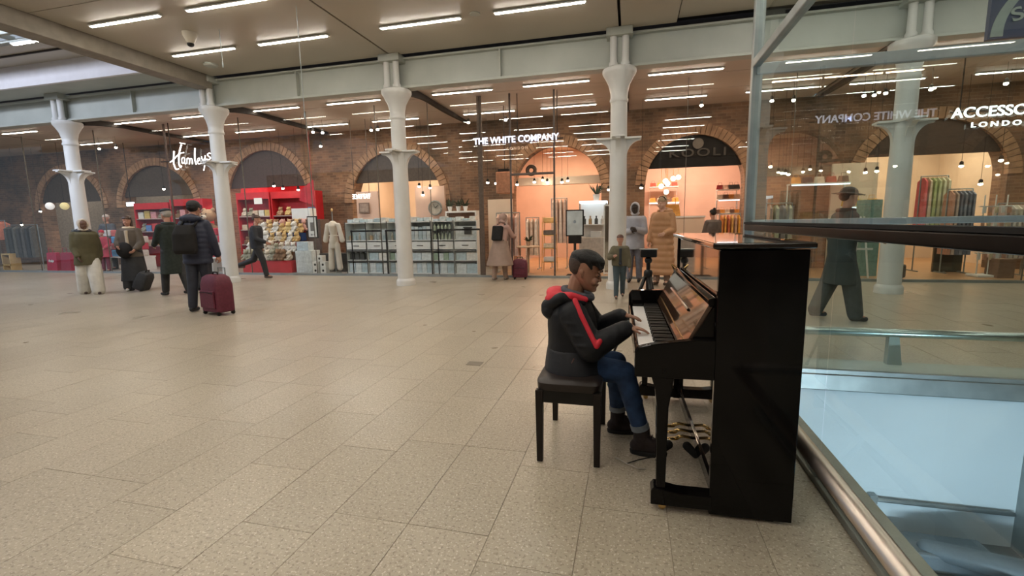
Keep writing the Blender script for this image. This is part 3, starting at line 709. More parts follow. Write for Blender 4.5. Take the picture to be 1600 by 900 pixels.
# legs, toes, casters
for y in (.0, L-.07):
    q = MB(); pts = [(.085, .665), (.185, .665), (.178, .60), (.165, .52), (.160, .12), (.118, .12), (.112, .52), (.104, .60)]
    q.prism([(a-.40+.02, b) for a, b in pts], 'y', y, y+.06); q.build('front_leg', pk, PR, bevel=.005)
    q = MB(); q.prism([(.115-.40, .035), (.115-.40, .105), (.13-.40, .125), (.24-.40, .105), (.385-.40, .105), (.385-.40, .035)], 'y', y-.005, y+.075); q.build('toe_block', pk, PR, bevel=.005)
    q = MB(); q.M = Matrix.Translation((.17-.40, y+.035, .018)) @ Matrix.Rotation(PI/2, 4, 'X'); q.lathe([(.018, -.012), (.018, .012)], 14); q.build('caster', M['brass'], PR, smooth='auto')
    pb('rear_caster', M['black'], .62, .66, y+.02, y+.06, .0, .05)
# pedals
for k, y in enumerate((.66, .75, .84)):
    q = MB(); q.tube([(.42-.40, y, .075), (.34-.40, y, .085), (.30-.40, y, .07)], [.009, .010, .012], 8); q.ell((.285-.40, y, .064), (.035, .020, .008)); q.build('pedal', M['brass'], PR, smooth=True)
pb('pedal_plate', M['brass'], .408, .412, .60, .90, .055, .11, .001)
for xa_, xb_2 in ((.20, .255), (.40, .36)): MB().cap((xa_-.40, .56, .025), .022, (xb_2-.40, .60, .052), .026).build('pedal_guard', M['blackm'], PR, smooth=True)
for y in (.25, 1.2): pb('lid_hinge', M['brass'], .70, .748, y, y+.05, 1.2755, 1.278, 0)

# thin chain on the floor
t = thing('floor_chain', 'thin pale chain and cord lying on the floor by the front piano leg', 'chain', (0, 2.6, 0))
pts = [(-.06, .02, .006), (-.03, .0, .006), (0, -.035, .006), (.03, -.05, .006), (.06, -.075, .006), (.10, -.07, .006)]
MB().tube(pts, .0035, 6).build('chain', mat('chain_metal', (.6, .56, .5), .3, .8), t)
for k in range(14):
    a = k/13*(len(pts)-1); i = min(int(a), len(pts)-2); q = Vector(pts[i]).lerp(Vector(pts[i+1]), a-i)
    MB().ell(q, (.006, .004, .004), 6, 4).build('chain_link', mat('chain_metal', (.6, .56, .5), .3, .8) if k == 0 else bpy.data.materials['chain_metal'], t)
MB().tube([(.0, -.035, .006), (.06, .02, .005), (.12, .06, .005), (.2, .1, .005)], .003, 6).build('cord', M['black'], t)

# ================================================================= bench
t = thing('piano_bench', 'brown-black piano bench with a padded vinyl seat under the boy', 'bench', (-.325, 2.80, 0))
W, D = .185, .31
q = MB(); q.loft([(0, 0, .432, W-.005, D-.005, .25), (0, 0, .44, W, D, .25), (0, 0, .475, W+.002, D+.002, .25), (0, 0, .492, W-.012, D-.012, .25), (0, 0, .50, W-.05, D-.05, .3)], 40); q.build('seat_pad', M['leather'], t, smooth='auto')
q = MB(); q.box(-W+.01, W-.01, -D+.01, -D+.03, .36, .435).box(-W+.01, W-.01, D-.03, D-.01, .36, .435).box(-W+.01, -W+.03, -D+.03, D-.03, .36, .435).box(W-.03, W-.01, -D+.03, D-.03, .36, .435); q.build('apron', M['black'], t)
pts = []
for a, b in ((-1, -1), (1, -1), (-1, 1), (1, 1)):
    cx, cy = a*(W-.022), b*(D-.022); s = .022; e = .017
    MB().add([(cx-e, cy-e, 0), (cx+e, cy-e, 0), (cx+e, cy+e, 0), (cx-e, cy+e, 0), (cx-s, cy-s, .432), (cx+s, cy-s, .432), (cx+s, cy+s, .432), (cx-s, cy+s, .432)],
             [(3, 2, 1, 0), (4, 5, 6, 7), (0, 1, 5, 4), (1, 2, 6, 5), (2, 3, 7, 6), (3, 0, 4, 7)]).build('leg', mat('bench_wood', (.010, .006, .005), .35, spec=.3) if a == -1 and b == -1 else bpy.data.materials['bench_wood'], t, bevel=.003)

# ================================================================= heads, hands, figures
def head(q, Mx, h, child=False):                 # q collects, Mx places: origin chin level under the skull, +x face
    s0 = q.M; q.M = s0 @ Mx @ Matrix.Scale(h, 4)
    R = [(.02, .355, .12, .10), (.07, .40, .02, .18), (.15, .405, -.10, .235), (.25, .40, -.20, .285), (.35, .39, -.32, .315), (.45, .375, -.42, .335), (.52, .365, -.465, .345),
         (.60, .40, -.49, .355), (.68, .41, -.50, .36), (.76, .395, -.49, .352), (.84, .345, -.455, .325), (.91, .25, -.37, .265), (.96, .13, -.26, .18), (1.0, -.02, -.12, .07)]
    if child: R = [(z, f*1.0, b*1.02, w*(1.04 if z > .5 else 1.02)) for z, f, b, w in R]
    q.loft([((f+b)/2, 0, z, (f-b)/2, w) for z, f, b, w in R], 28)
    nz = .03 if child else .04
    q.cap((.37, 0, .53), .035, (.435, 0, .385), nz+.012); q.ell((.40, .055, .365), (.045, .035, .035)); q.ell((.40, -.055, .365), (.045, .035, .035))
    q.ell((.385, 0, .265), (.055, .095, .028)); q.ell((.375, 0, .215), (.052, .085, .030)); q.ell((.36, 0, .10), (.06, .09, .07))
    q.ell((.30, .15, .33), (.10, .11, .12)); q.ell((.30, -.15, .33), (.10, .11, .12))          # cheeks
    q.ell((.375, .14, .60), (.035, .12, .028)); q.ell((.375, -.14, .60), (.035, .12, .028))    # brows
    q.ell((.335, .14, .51), (.055, .075, .045)); q.ell((.335, -.14, .51), (.055, .075, .045))  # lids
    for s in (1, -1):
        q.cap((-.04, s*.35, .52), .045, (-.01, s*.345, .38), .03); q.ell((-.045, s*.375, .50), (.06, .022, .075))
    q.M = s0
def hand(q, wrist, dirv, palm_n, size, side, curl=.35, spread=.10, thumb=1.0):
    d = Vector(dirv).normalized(); n = Vector(palm_n); n = (n-d*n.dot(d)).normalized(); a = d.cross(n)*side     # a points towards the thumb side
    w = Vector(wrist); L_ = size
    R = Matrix((d, a, n)).transposed()
    q.cap(w-d*L_*.06, L_*.155, w+d*L_*.12, L_*.16, 10)
    q.ell(w+d*L_*.28, (L_*.30, L_*.225, L_*.10), R=R)
    for k, (off, ln) in enumerate(((.155, .40), (.052, .45), (-.05, .42), (-.15, .33))):
        base = w+d*L_*.46+a*L_*off; f = (d+a*(off*spread*6)).normalized(); r = L_*.052; p = base; ang = curl*.5
        for j, fr in enumerate((.45, .30, .25)):
            u = (f*math.cos(ang)+n*math.sin(ang)).normalized(); e = p+u*L_*ln*fr*1.05
            q.cap(p, r, e, r*.92, 8); p = e; r *= .92; ang += curl
    p = w+d*L_*.10+a*L_*.14; u = (d*.75+a*.62*thumb+n*.25).normalized(); e = p+u*L_*.26
    q.cap(p, L_*.085, e, L_*.06, 8); u2 = (d*.95+a*.2+n*.3).normalized(); q.cap(e, L_*.06, e+u2*L_*.20, L_*.05, 8)

# ---------------------------------------------------------------- the boy at the piano
BO = thing('person', 'boy in a charcoal padded jacket with red hood lining playing the piano', 'person', (-.32, 2.80, 0))
def rel(*p): return (p[0]+.32, p[1]-2.80, p[2])
ox = Matrix.Translation((.32, -2.80, 0))
HM = Matrix.Translation((-.285, 2.79, .975)) @ Matrix.Rotation(math.radians(-6), 4, 'Z') @ Matrix.Rotation(math.radians(17), 4, 'Y')
q = MB(); q.M = ox
hs = .222
head(q, HM, hs, True)
q.cap((-.33, 2.79, .90), .052, (-.30, 2.79, 1.03), .05)
q.loft([(-.34, 2.80, .47, .10, .13), (-.34, 2.80, .60, .095, .12), (-.35, 2.80, .75, .095, .135), (-.345, 2.80, .86, .085, .15), (-.335, 2.80, .91, .05, .08)], 20)
SR, ER, WR = (-.315, 2.645, .845), (-.205, 2.585, .665), (.0, 2.635, .785)
SL, EL, WL = (-.315, 2.955, .845), (-.20, 3.02, .675), (-.035, 2.905, .800)
for S, E_, W_ in ((SR, ER, WR), (SL, EL, WL)): q.cap(S, .045, E_, .035); q.cap(E_, .034, W_, .023)
hand(q, WR, (.95, .10, -.14), (0.1, 0, -1), .125, -1, .22, .13)
hand(q, WL, (.95, -.08, -.15), (0.1, 0, -1), .125, 1, .24, .13)
HR, KR, AR = (-.33, 2.735, .515), (-.02, 2.70, .50), (.085, 2.715, .13)
HL, KL, AL = (-.33, 2.865, .515), (-.075, 2.955, .485), (-.06, 2.975, .13)
for Hh, K, A in ((HR, KR, AR), (HL, KL, AL)): q.cap(Hh, .065, K, .045); q.cap(K, .043, A, .032)
q.cap(AR, .032, (.16, 2.71, .06), .025); q.cap(AL, .032, (.01, 2.98, .055), .025)
body = q.org('body', M['skin_boy'], BO, .0031, 3)
# hair: full cap on top, fringe to the brow, short cropped sides
def hb(): q = MB(); q.M = ox @ HM @ Matrix.Scale(hs, 4); return q
q = hb(); q.ell((-.045, 0, .835), (.475, .395, .225), 28, 16); q.ell((-.03, 0, .90), (.36, .30, .19), 24, 12); q.ell((.18, 0, .80), (.25, .30, .16), 24, 12); q.ell((-.14, 0, .76), (.385, .378, .19), 24, 12)
for k in range(9): y = -.26+k*.065; q.cap((.22, y, .88), .065, (.405-.25*y*y, y*1.05, .69+.012*(k % 3)), .022, 8)
for s in (-1, 1): q.cap((.05, s*.30, .80), .10, (.18, s*.335, .66), .03)
q.org('hair', M['hair_black'], BO, .0035, 4)
q = hb(); q.loft([((f+b)/2, 0, z, (f-b)/2, w) for z, f, b, w in ((.36, -.12, -.33, .24), (.40, -.02, -.41, .315), (.48, .04, -.465, .352), (.56, .08, -.502, .368), (.66, .12, -.522, .378), (.76, .12, -.512, .372), (.84, .10, -.46, .33))], 30)
q.org('cropped_hair', mat('cropped_hair', (.045, .026, .018), .7, var=.3, vs=80), BO, .004, 3)
for s in (-1, 1):
    q = hb(); q.tube([(.385, s*.06, .512), (.40, s*.10, .502), (.392, s*.15, .498), (.365, s*.20, .510)], .012, 6); q.build('eyelash', M['hair_black'], body, smooth=True)
    q = hb(); q.tube([(.415, s*.06, .615), (.413, s*.13, .635), (.385, s*.20, .62)], .015, 6); q.build('eyebrow', M['hair_black'], body, smooth=True)
q = hb(); q.tube([(.395, -.085, .242), (.428, -.03, .241), (.43, .03, .241), (.395, .085, .242)], [.003, .008, .008, .003], 6); q.build('mouth', mat('lip', (.22, .07, .055), .5), body, smooth=True)
tag(MB().tube([(2.1-.9, .92, -1.18), (2.1+.9, .92, -1.18)], .03, 8).build('added_lamp_housing', M['girder']), 'unseen slim housing added for the lamp down in the void', 'lamp')  # unseen housing added to dress the void lamp
# jacket
q = MB(); q.M = ox
q.loft([(-.315, 2.80, .415, .155, .215, .85), (-.315, 2.80, .45, .178, .235, .85), (-.32, 2.80, .52, .178, .232, .88), (-.325, 2.80, .60, .158, .205, .9), (-.33, 2.80, .68, .150, .195, .9), (-.335, 2.80, .76, .148, .195, .9),
        (-.34, 2.80, .84, .14, .195, .9), (-.34, 2.80, .90, .115, .165, .95), (-.335, 2.795, .945, .08, .10)], 36)
for S, E_, W_ in ((SR, ER, WR), (SL, EL, WL)):
    S = Vector(S); E_ = Vector(E_); W_ = Vector(W_); q.cap(S, .083, E_, .080, 16); q.cap(E_, .076, E_.lerp(W_, .88), .052, 16)
    for f in (.2, .55, .85): q.ell(S.lerp(E_, f), (.089, .089, .03))
    for f in (.18, .45, .7): q.ell(E_.lerp(W_, f), (.035, .078-.022*f, .078-.022*f))
jk = q.org('jacket', M['jacket'], BO, .006, 6)
q = MB(); q.M = ox                                # lower slate skirt panel of the jacket
q.loft([(-.312, 2.80, .408, .150, .212, .85), (-.312, 2.80, .43, .176, .236, .85), (-.315, 2.80, .50, .186, .242, .86), (-.32, 2.80, .575, .172, .222, .88), (-.325, 2.80, .63, .158, .205, .9)], 36)
q.org('jacket_hem', M['jacket2'], BO, .007, 5)
q = MB(); q.M = ox; q.tube([(-.36, 2.567, .50), (-.325, 2.578, .55), (-.30, 2.586, .60)], .004, 6); q.build('pocket_zip', mat('zip_brown', (.12, .05, .04), .5), jk)
q = MB(); q.M = ox; q.tube([(-.175, 2.80, .50), (-.185, 2.80, .70), (-.205, 2.80, .86), (-.235, 2.80, .93)], .006, 6); q.build('front_zip', M['black'], jk)
# hood: dark shell lying on the back, red lining spilling over the shoulders
q = MB(); q.M = ox
q.cap((-.455, 2.70, .86), .055, (-.455, 2.90, .86), .055, 16); q.cap((-.46, 2.70, .88), .05, (-.38, 2.65, .94), .035); q.cap((-.46, 2.90, .88), .05, (-.38, 2.95, .94), .035)
q.ell((-.45, 2.80, .85), (.07, .15, .07)); q.cap((-.38, 2.65, .935), .034, (-.26, 2.69, .915), .026); q.cap((-.38, 2.95, .935), .034, (-.26, 2.91, .915), .026)
q.org('hood', M['jacket'], BO, .006, 5)
q = MB(); q.M = ox
q.cap((-.445, 2.71, .915), .045, (-.445, 2.89, .915), .045, 16); q.ell((-.42, 2.80, .945), (.075, .145, .04), R=Matrix.Rotation(math.radians(12), 3, 'Y'))
q.cap((-.43, 2.69, .925), .045, (-.33, 2.665, .945), .030); q.cap((-.33, 2.665, .945), .030, (-.25, 2.69, .925), .022)
q.cap((-.43, 2.91, .925), .045, (-.33, 2.935, .945), .030); q.cap((-.33, 2.935, .945), .030, (-.25, 2.91, .925), .022)
q.org('hood_lining', M['jred'], BO, .006, 5)
q = MB(); q.M = ox                                # grey inner collar
q.tube([(-.385, 2.79, .975), (-.375, 2.735, .97), (-.32, 2.705, .957), (-.26, 2.715, .94), (-.225, 2.76, .925), (-.22, 2.80, .92), (-.225, 2.84, .925), (-.26, 2.875, .94), (-.32, 2.885, .957), (-.375, 2.85, .97), (-.385, 2.79, .975)], .021, 12)
q.org('collar', mat('grey_knit', (.075, .08, .10), .9, vs=60), BO, .005, 3)
# red sleeve stripes, wrapped on the outer sleeve
for sg, S, E_, W_ in ((-1, SR, ER, WR), (1, SL, EL, WL)):
    S = Vector(S); E_ = Vector(E_); W_ = Vector(W_); q = MB(); q.M = ox
    pts = [S.lerp(E_, -.25)+Vector((.045, sg*.042, .042)), S.lerp(E_, .1)+Vector((.044, sg*.062, .030)), S.lerp(E_, .4)+Vector((.046, sg*.064, .02)), S.lerp(E_, .7)+Vector((.044, sg*.067, .020)), E_.lerp(W_, .04)+Vector((.028, sg*.066, .026)), E_.lerp(W_, .2)+Vector((.012, sg*.062, .034))]
    for a, b in zip(pts, pts[1:]): q.cap(a, .0155, b, .0155, 10)
    o = q.org('sleeve_stripe', M['jred'], BO, .004, 4)
# cuffs at the wrists
for E_, W_ in ((ER, WR), (EL, WL)):
    E_ = Vector(E_); W_ = Vector(W_); q = MB(); q.M = ox; q.cap(E_.lerp(W_, .82), .050, E_.lerp(W_, .95), .038, 14); q.build('sleeve_cuff', M['jacket2'], BO, smooth=True)
# jeans
q = MB(); q.M = ox
for Hh, K, A in ((HR, KR, AR), (HL, KL, AL)):
    Hh = Vector(Hh); K = Vector(K); A = Vector(A); q.cap(Hh, .086, K, .066, 16); q.cap(K, .064, K.lerp(A, .82), .050, 16); q.ell(K.lerp(A, .45), (.063, .058, .03))
q.ell((-.33, 2.80, .50), (.12, .15, .06))
q.org('jeans', M['denim'], BO, .006, 4)
for K, A in ((KR, AR), (KL, AL)):
    K = Vector(K); A = Vector(A); q = MB(); q.M = ox; q.tube([K.lerp(A, .84), K.lerp(A, .93)], .054, 16); q.build('turn_up', cm(.20, .23, .27), BO, smooth='auto')
# boots
def boot(A, dr):
    d = Vector((math.cos(dr), math.sin(dr), 0)); A = Vector(A); q = MB(); q.M = ox
    q.cap(A+Vector((0, 0, .03)), .047, A-Vector((0, 0, .05)), .048, 14); q.cap(A-d*.03-Vector((0, 0, .08)), .038, A+d*.11-Vector((0, 0, .085)), .036, 14); q.cap(A+d*.0-Vector((0, 0, .03)), .045, A+d*.08-Vector((0, 0, .07)), .036, 12)
    b = q.org('boot', mat('boot_suede', (.020, .012, .012), .85, vs=30) if 'boot_suede' not in bpy.data.materials else bpy.data.materials['boot_suede'], BO, .005, 3)
    q = MB(); q.M = ox @ Matrix.Translation((A.x, A.y, 0)) @ Matrix.Rotation(dr, 4, 'Z'); q.loft([(.04, 0, .003, .105, .040, .8), (.04, 0, .02, .108, .043, .8), (.04, 0, .028, .104, .04, .8)], 24); q.build('boot_sole', M['blackm'], b, smooth='auto')
    for k in range(3): q = MB(); q.M = ox; c_ = A+d*(.045+.018*k)+Vector((0, 0, .0-.02*k)); q.tube([c_+Vector((0, -.03, 0)), c_+Vector((0, .03, 0))], .004, 6); q.build('lace', M['leather'], b)
boot(AR, math.radians(-4)); boot(AL, math.radians(6))
# ================================================================= people in the hall
def person(label, x, y, heading, H, outfit, pose, nm='person'):
    """local frame: +x forwards, +y left. returns root"""
    t = thing(nm, label, 'person', (x, y, 0), math.radians(heading))
    S = H/1.75; o = outfit; g = pose.get
    hipz = .93*S; lean = math.radians(g('lean', 2))
    A = {}; K = {}; HP = {}
    for s, n in ((-1, 'r'), (1, 'l')):
        th, kn = g('leg_'+n, (0, 0)); th = math.radians(th); kn = math.radians(kn)
        hp = Vector((0, s*.095*S, hipz)); k = hp+Vector((math.sin(th), 0, -math.cos(th)))*.43*S
        a = k+Vector((math.sin(th-kn), s*.02, -math.cos(th-kn)))*.42*S
        HP[n], K[n], A[n] = hp, k, a
    dz = .085*S-min(A['r'].z, A['l'].z)
    for d in (A, K, HP):
        for n in d: d[n] = d[n]+Vector((0, 0, dz))
    hipz += dz
    R = Matrix.Rotation(lean, 3, 'Y')
    up = lambda vx, vy, vz: Vector((0, 0, hipz))+R @ Vector((vx*S, vy*S, vz*S))
    SH = {n: up(-.01, s*.170, .475) for s, n in ((-1, 'r'), (1, 'l'))}
    EL_, WR_ = {}, {}
    for s, n in ((-1, 'r'), (1, 'l')):
        sw, ab, fl, inn = g('arm_'+n, (5, 10, 20, 0)); sw = math.radians(sw); ab = math.radians(ab); fl = math.radians(fl); inn = math.radians(inn)
        d = Vector((math.sin(sw), s*math.sin(ab), -math.cos(sw)*math.cos(ab))).normalized(); EL_[n] = SH[n]+d*.29*S
        d2 = Vector((math.sin(sw+fl)*math.cos(inn), -s*math.sin(inn)+s*math.sin(ab)*.3, -math.cos(sw+fl))).normalized(); WR_[n] = EL_[n]+d2*.245*S
        A['d'+n] = d2
    skin = o.get('skin', M['skin'])
    q = MB(); hh = .228*S if H > 1.3 else .215*S*1.15
    NK = up(-.005, 0, .53); 
    HMx = Matrix.Translation(up(.0, 0, .615)) @ Matrix.Rotation(math.radians(g('yaw', 0)), 4, 'Z') @ Matrix.Rotation(math.radians(g('nod', 4)), 4, 'Y')
    head(q, HMx, hh, H < 1.3)
    q.cap(NK, .058*S, up(0, 0, .68), .052*S)
    b0 = [(0, 0, hipz-.03*S, .10*S, .15*S), (0, 0, hipz+.10*S, .095*S, .14*S)]
    for vz, rx, ry in ((.25, .10, .145), (.40, .11, .165), (.49, .095, .16), (.54, .05, .08)): c = up(-.01, 0, vz); b0.append((c.x, c.y, c.z, rx*S, ry*S))
    q.loft(b0, 20)
    for s, n in ((-1, 'r'), (1, 'l')):
        q.cap(SH[n], .050*S, EL_[n], .040*S); q.cap(EL_[n], .038*S, WR_[n], .026*S)
        hand(q, WR_[n], A['d'+n], (.3, -s, 0), .175*S, s if n == 'r' else s, g('curl', .45), .1)
        q.cap(HP[n], .082*S, K[n], .055*S); q.cap(K[n], .052*S, A[n], .034*S); q.cap(A[n], .034*S, A[n]+Vector((.10*S, 0, -.035*S)), .028*S)
    q.org('body', skin, t, .0085 if H > 1.3 else .007, 2)
    # trousers / skirt
    if o.get('trousers'):
        q = MB(); wd = o.get('wide', 0)
        for n in 'rl': q.cap(HP[n], .105*S+wd*.3, K[n], .082*S+wd, 14); q.cap(K[n], .080*S+wd, K[n].lerp(A[n], .97), (.066 if not wd else .06)*S+wd*1.1, 14); 
        q.ell((0, 0, hipz+.02), (.125*S, .165*S, .10*S)); q.org('trousers', o['trousers'], t, .011, 3)
    # shoes
    if o.get('shoes'):
        for n in 'rl':
            a = A[n]; q = MB(); q.cap(a+Vector((-.03, 0, -.04*S)), .043*S, a+Vector((.12*S, 0, -.052*S)), .034*S, 14); q.cap(a+Vector((0, 0, .02)), .045*S, a+Vector((0, 0, -.03*S)), .046*S, 12)
            q.org('shoe', o['shoes'], t, .009, 2)
    # top garment
    c = o['top']; m = o['top_mat']; hem = c['hem']*S; fl_ = c.get('flare', .02); fat = c.get('fat', 1.0); pf = c.get('puff', 0)
    rings = []; N = 46 if pf else 14
    for i in range(N+1):
        u = i/N; z = hem+(hipz+.50*S-hem)*u; rel_ = (z-hipz)/S
        tp = 1-.20*max(0, (rel_-.36)/.14) if rel_ > .36 else 1
        if rel_ > 0: cc = up(-.01, 0, rel_); cx_, cz_ = cc.x, cc.z
        else: cx_, cz_ = 0, z
        rx = (.135+fl_*max(0, -rel_)*2 + .012*max(0, min(1, rel_*2.5)))*S*fat; ry = (.185+fl_*max(0, -rel_)*2.0 + .015*max(0, min(1, rel_*2.5)))*S*fat
        ry *= tp; rx *= (1+tp)/2
        if pf: k = 1+pf*abs(math.sin(u*PI*c.get('bands', 9))); rx *= k; ry *= k
        rings.append((cx_, 0, cz_, rx, ry, .92))
    cc = up(-.005, 0, .555); rings.append((cc.x, 0, cc.z, .085*S*fat, .11*S*fat))
    q = MB(); q.loft(rings, 28)
    for n in 'rl':
        q.cap(SH[n], .075*S*fat, EL_[n], .066*S*fat, 14); q.cap(EL_[n], .064*S*fat, EL_[n].lerp(WR_[n], .9), .050*S*fat, 14)
    q.org(c['name'], m, t, .012, 3)
    if c.get('open'):                            # contrast front panel under an open coat
        q = MB(); z0 = hem+.05; a = up(.0, 0, .5)
        q.loft([(.02*S, 0, z0, .14*S*fat+fl_, .07*S), (.02*S, 0, hipz, .135*S*fat, .07*S), (a.x+.03, 0, a.z, .125*S*fat, .06*S)], 18); q.org('front_panel', c['open'], t, .012, 2)
    if c.get('collar'):
        q = MB(); a = up(-.01, 0, .56)
        q.tube([a+Vector((.085*S*math.cos(k*PI/8), .095*S*math.sin(k*PI/8), 0)) for k in range(17)], .032*S, 10); q.org('collar', c['collar'], t, .011, 2)
    if c.get('hood'):
        q = MB(); a = up(-.11, 0, .57); q.ell(a, (.075*S, .145*S, .075*S)); q.cap(a+Vector((0, -.12*S, 0)), .045*S, up(.05, -.07, .57), .03*S); q.cap(a+Vector((0, .12*S, 0)), .045*S, up(.05, .07, .57), .03*S); q.org('hood', c['hood'], t, .011, 3)
    # hair / hats in head space
    def hm(): q = MB(); q.M = HMx @ Matrix.Scale(hh, 4); return q
    hv = .0095
    hr = o.get('hair')
    if hr:
        q = hm(); q.ell((-.06, 0, .74), (.47, .395, .32), 24, 14); q.ell((-.16, 0, .55), (.37, .37, .30), 20, 12)
        if 'bun' in hr: q.ell((-.38, 0, 1.02), (.17, .17, .16))
        if 'long' in hr: 
            for s in (-1, 1): q.cap((-.10, s*.30, .5), .14, (.02, s*.34, -.15), .13)
            q.ell((-.30, 0, .15), (.20, .36, .50))
        q.org('hair', hr['m'], t, hv, 3)
    for h_ in o.get('hat', ()):
        kind, hmt = h_; q = hm()
        if kind == 'beret': q.ell((-.05, 0, .90), (.50, .44, .20), 24, 12); q.ell((-.05, 0, .80), (.46, .40, .16), 24, 12); q.cap((.34, 0, .76), .05, (.52, 0, .70), .04); q.org('beret', hmt, t, hv, 3)
        if kind == 'beanie': q.ell((-.06, 0, .76), (.49, .42, .36), 24, 14); q.ell((-.06, 0, .66), (.50, .43, .12), 24, 10); q.org('beanie', hmt, t, hv, 3)
        if kind == 'headscarf':
            q.tube([(.30*math.cos(a)+.10, .44*math.sin(a), .52+.58*math.cos(a)) if 0 else (.20-.10*abs(math.cos(a)), .37*math.sin(a), .50+.50*math.cos(a)) for a in [2*PI*k/20 for k in range(21)]], .10, 8)
            q.ell((-.17, 0, .58), (.42, .44, .50), 24, 14); q.ell((-.05, 0, -.02), (.42, .44, .20), 24, 10); q.org('headscarf', hmt, t, hv, 3)
        if kind == 'brim': q.ell((-.05, 0, .82), (.46, .40, .30), 24, 12); q.lathe([(.30, .70), (.85, .66), (.86, .69), (.40, .76)], 28, (-.05, 0, 0)); q.org('wide_hat', hmt, t, hv, 3)
    t['_'] = 0; del t['_']
    return t, dict(SH=SH, EL=EL_, WR=WR_, hip=hipz, up=up, S=S, HM=HMx, hh=hh, A=A)

hb_ = M['hair_black']; brown = mat('brown_hair', (.06, .03, .018), .5, var=.3, vs=50); blond = mat('blond_hair', (.40, .28, .17), .5, var=.2, vs=50)
blk = cm(.014, .014, .015); navy = mat('navy_down', (.012, .016, .038), .55, var=.15, vs=8, bump=.2)

# trolley case
def suitcase(label, x, y, rz, m, w=.42, d=.26, h=.58, tilt=0, nm='suitcase', ext=.0):
    t = thing(nm, label, 'suitcase', (x, y, 0), math.radians(rz)); t.rotation_euler = Euler((0, math.radians(tilt), math.radians(rz)))
    q = MB(); q.loft([(0, 0, .05, d/2-.02, w/2-.02, .35), (0, 0, .07, d/2, w/2, .35), (0, 0, h*.75, d/2, w/2, .35), (0, 0, h*.93, d/2-.02, w/2-.03, .4), (0, 0, h, d/2-.06, w/2-.09, .5)], 40); q.build('shell', m, t, smooth='auto')
    MB().box(-d/2-.022, -d/2+.004, -w/2+.05, w/2-.05, .12, h*.62).build('front_pocket', m, t, bevel=.012)
    MB().tube([(-d/2-.024, -w/2+.06, h*.56), (-d/2-.026, 0, h*.58), (-d/2-.024, w/2-.06, h*.56)], .006, 6).build('zip', M['blackm'], t)
    MB().tube([(0, -.07, h-.01), (0, -.06, h+.035), (0, .06, h+.035), (0, .07, h-.01)], .012, 8).build('top_handle', M['blackm'], t, smooth=True)
    if ext: MB().tube([(d/2-.05, -.10, h-.04), (d/2-.05, -.10, h+ext), (d/2-.05, .10, h+ext), (d/2-.05, .10, h-.04)], .010, 8).build('pull_handle', M['sgrey'], t)
    for a, b in ((-1, -1), (1, -1), (-1, 1), (1, 1)):
        q = MB(); q.M = Matrix.Translation((a*(d/2-.04), b*(w/2-.05), .028)) @ Matrix.Rotation(PI/2, 4, 'X'); q.lathe([(.028, -.014), (.028, .014)], 14); q.build('wheel', M['blackm'], t)
        MB().box(a*(d/2-.04)-.02, a*(d/2-.04)+.02, b*(w/2-.05)-.02, b*(w/2-.05)+.02, .03, .07).build('wheel_housing', M['blackm'], t)
    return t
burg = mat('burgundy_nylon', (.10, .008, .024), .6, var=.15, vs=30, bump=.1)
suitcase('large burgundy soft suitcase on the floor beside the person in navy', -6.42, 6.02, 74, burg, .50, .30, .64, ext=.10)
# 1 navy coat with rucksack
t, J = person('person in a long navy padded coat seen from behind, wearing a black rucksack', -6.95, 6.22, 108, 1.78,
    dict(top_mat=navy, top=dict(name='padded_coat', hem=.78, flare=.03, fat=1.10, puff=.05, bands=8, hood=navy), trousers=cm(.015, .018, .03), shoes=blk, hat=[('beanie', cm(.012, .012, .014))], hair=dict(m=hb_)),
    dict(arm_r=(6, 14, 12, 0), arm_l=(10, 10, 60, 10), leg_r=(4, 4), leg_l=(-6, 2), nod=8, curl=.7))
q = MB(); up = J['up']
q.loft([(up(-.24, 0, 0).x, .03, J['hip']+.02, .08, .15, .6), (up(-.25, 0, .1).x, .03, J['hip']+.08, .11, .17, .6), (up(-.25, 0, .3).x, .03, J['hip']+.34, .10, .165, .6), (up(-.22, 0, .5).x, .03, J['hip']+.48, .06, .12, .6)], 28)
q.org('rucksack', M['blackm'], t, .012, 3)
for s in (-1, 1): MB().tube([up(-.2, s*.10, .45), up(-.05, s*.11, .575), up(.12, s*.11, .47), up(.14, s*.12, .25), up(-.08, s*.18, .12)], .018, 8).build('rucksack_strap', M['blackm'], t, smooth=True)
MB().tube([up(-.18, -.04, .50), up(-.16, 0, .55), up(-.18, .04, .50)], .01, 6).build('rucksack_loop', M['blackm'], t)
# 2 flat-cap person in long dark coat
t, J = person('grey-haired person in a long dark green coat and dark beret facing left', -9.20, 7.64, 172, 1.76,
    dict(top_mat=mat('dark_wool', (.012, .018, .014), .9, var=.2, vs=20), top=dict(name='long_coat', hem=.45, flare=.05, fat=1.02, collar=cm(.014, .02, .016)), trousers=blk, shoes=blk, hair=dict(m=cm(.30, .27, .24)), hat=[('beret', cm(.015, .017, .024))]),
    dict(arm_r=(-30, 14, 30, 0), arm_l=(22, 6, 48, 20), leg_r=(-14, 6), leg_l=(16, 10), nod=8))
# dark case behind that person
suitcase('dark grey upright case standing behind the person in the beret', -9.45, 8.35, 90, cm(.025, .028, .035), .42, .26, .62, 0, ext=.25)
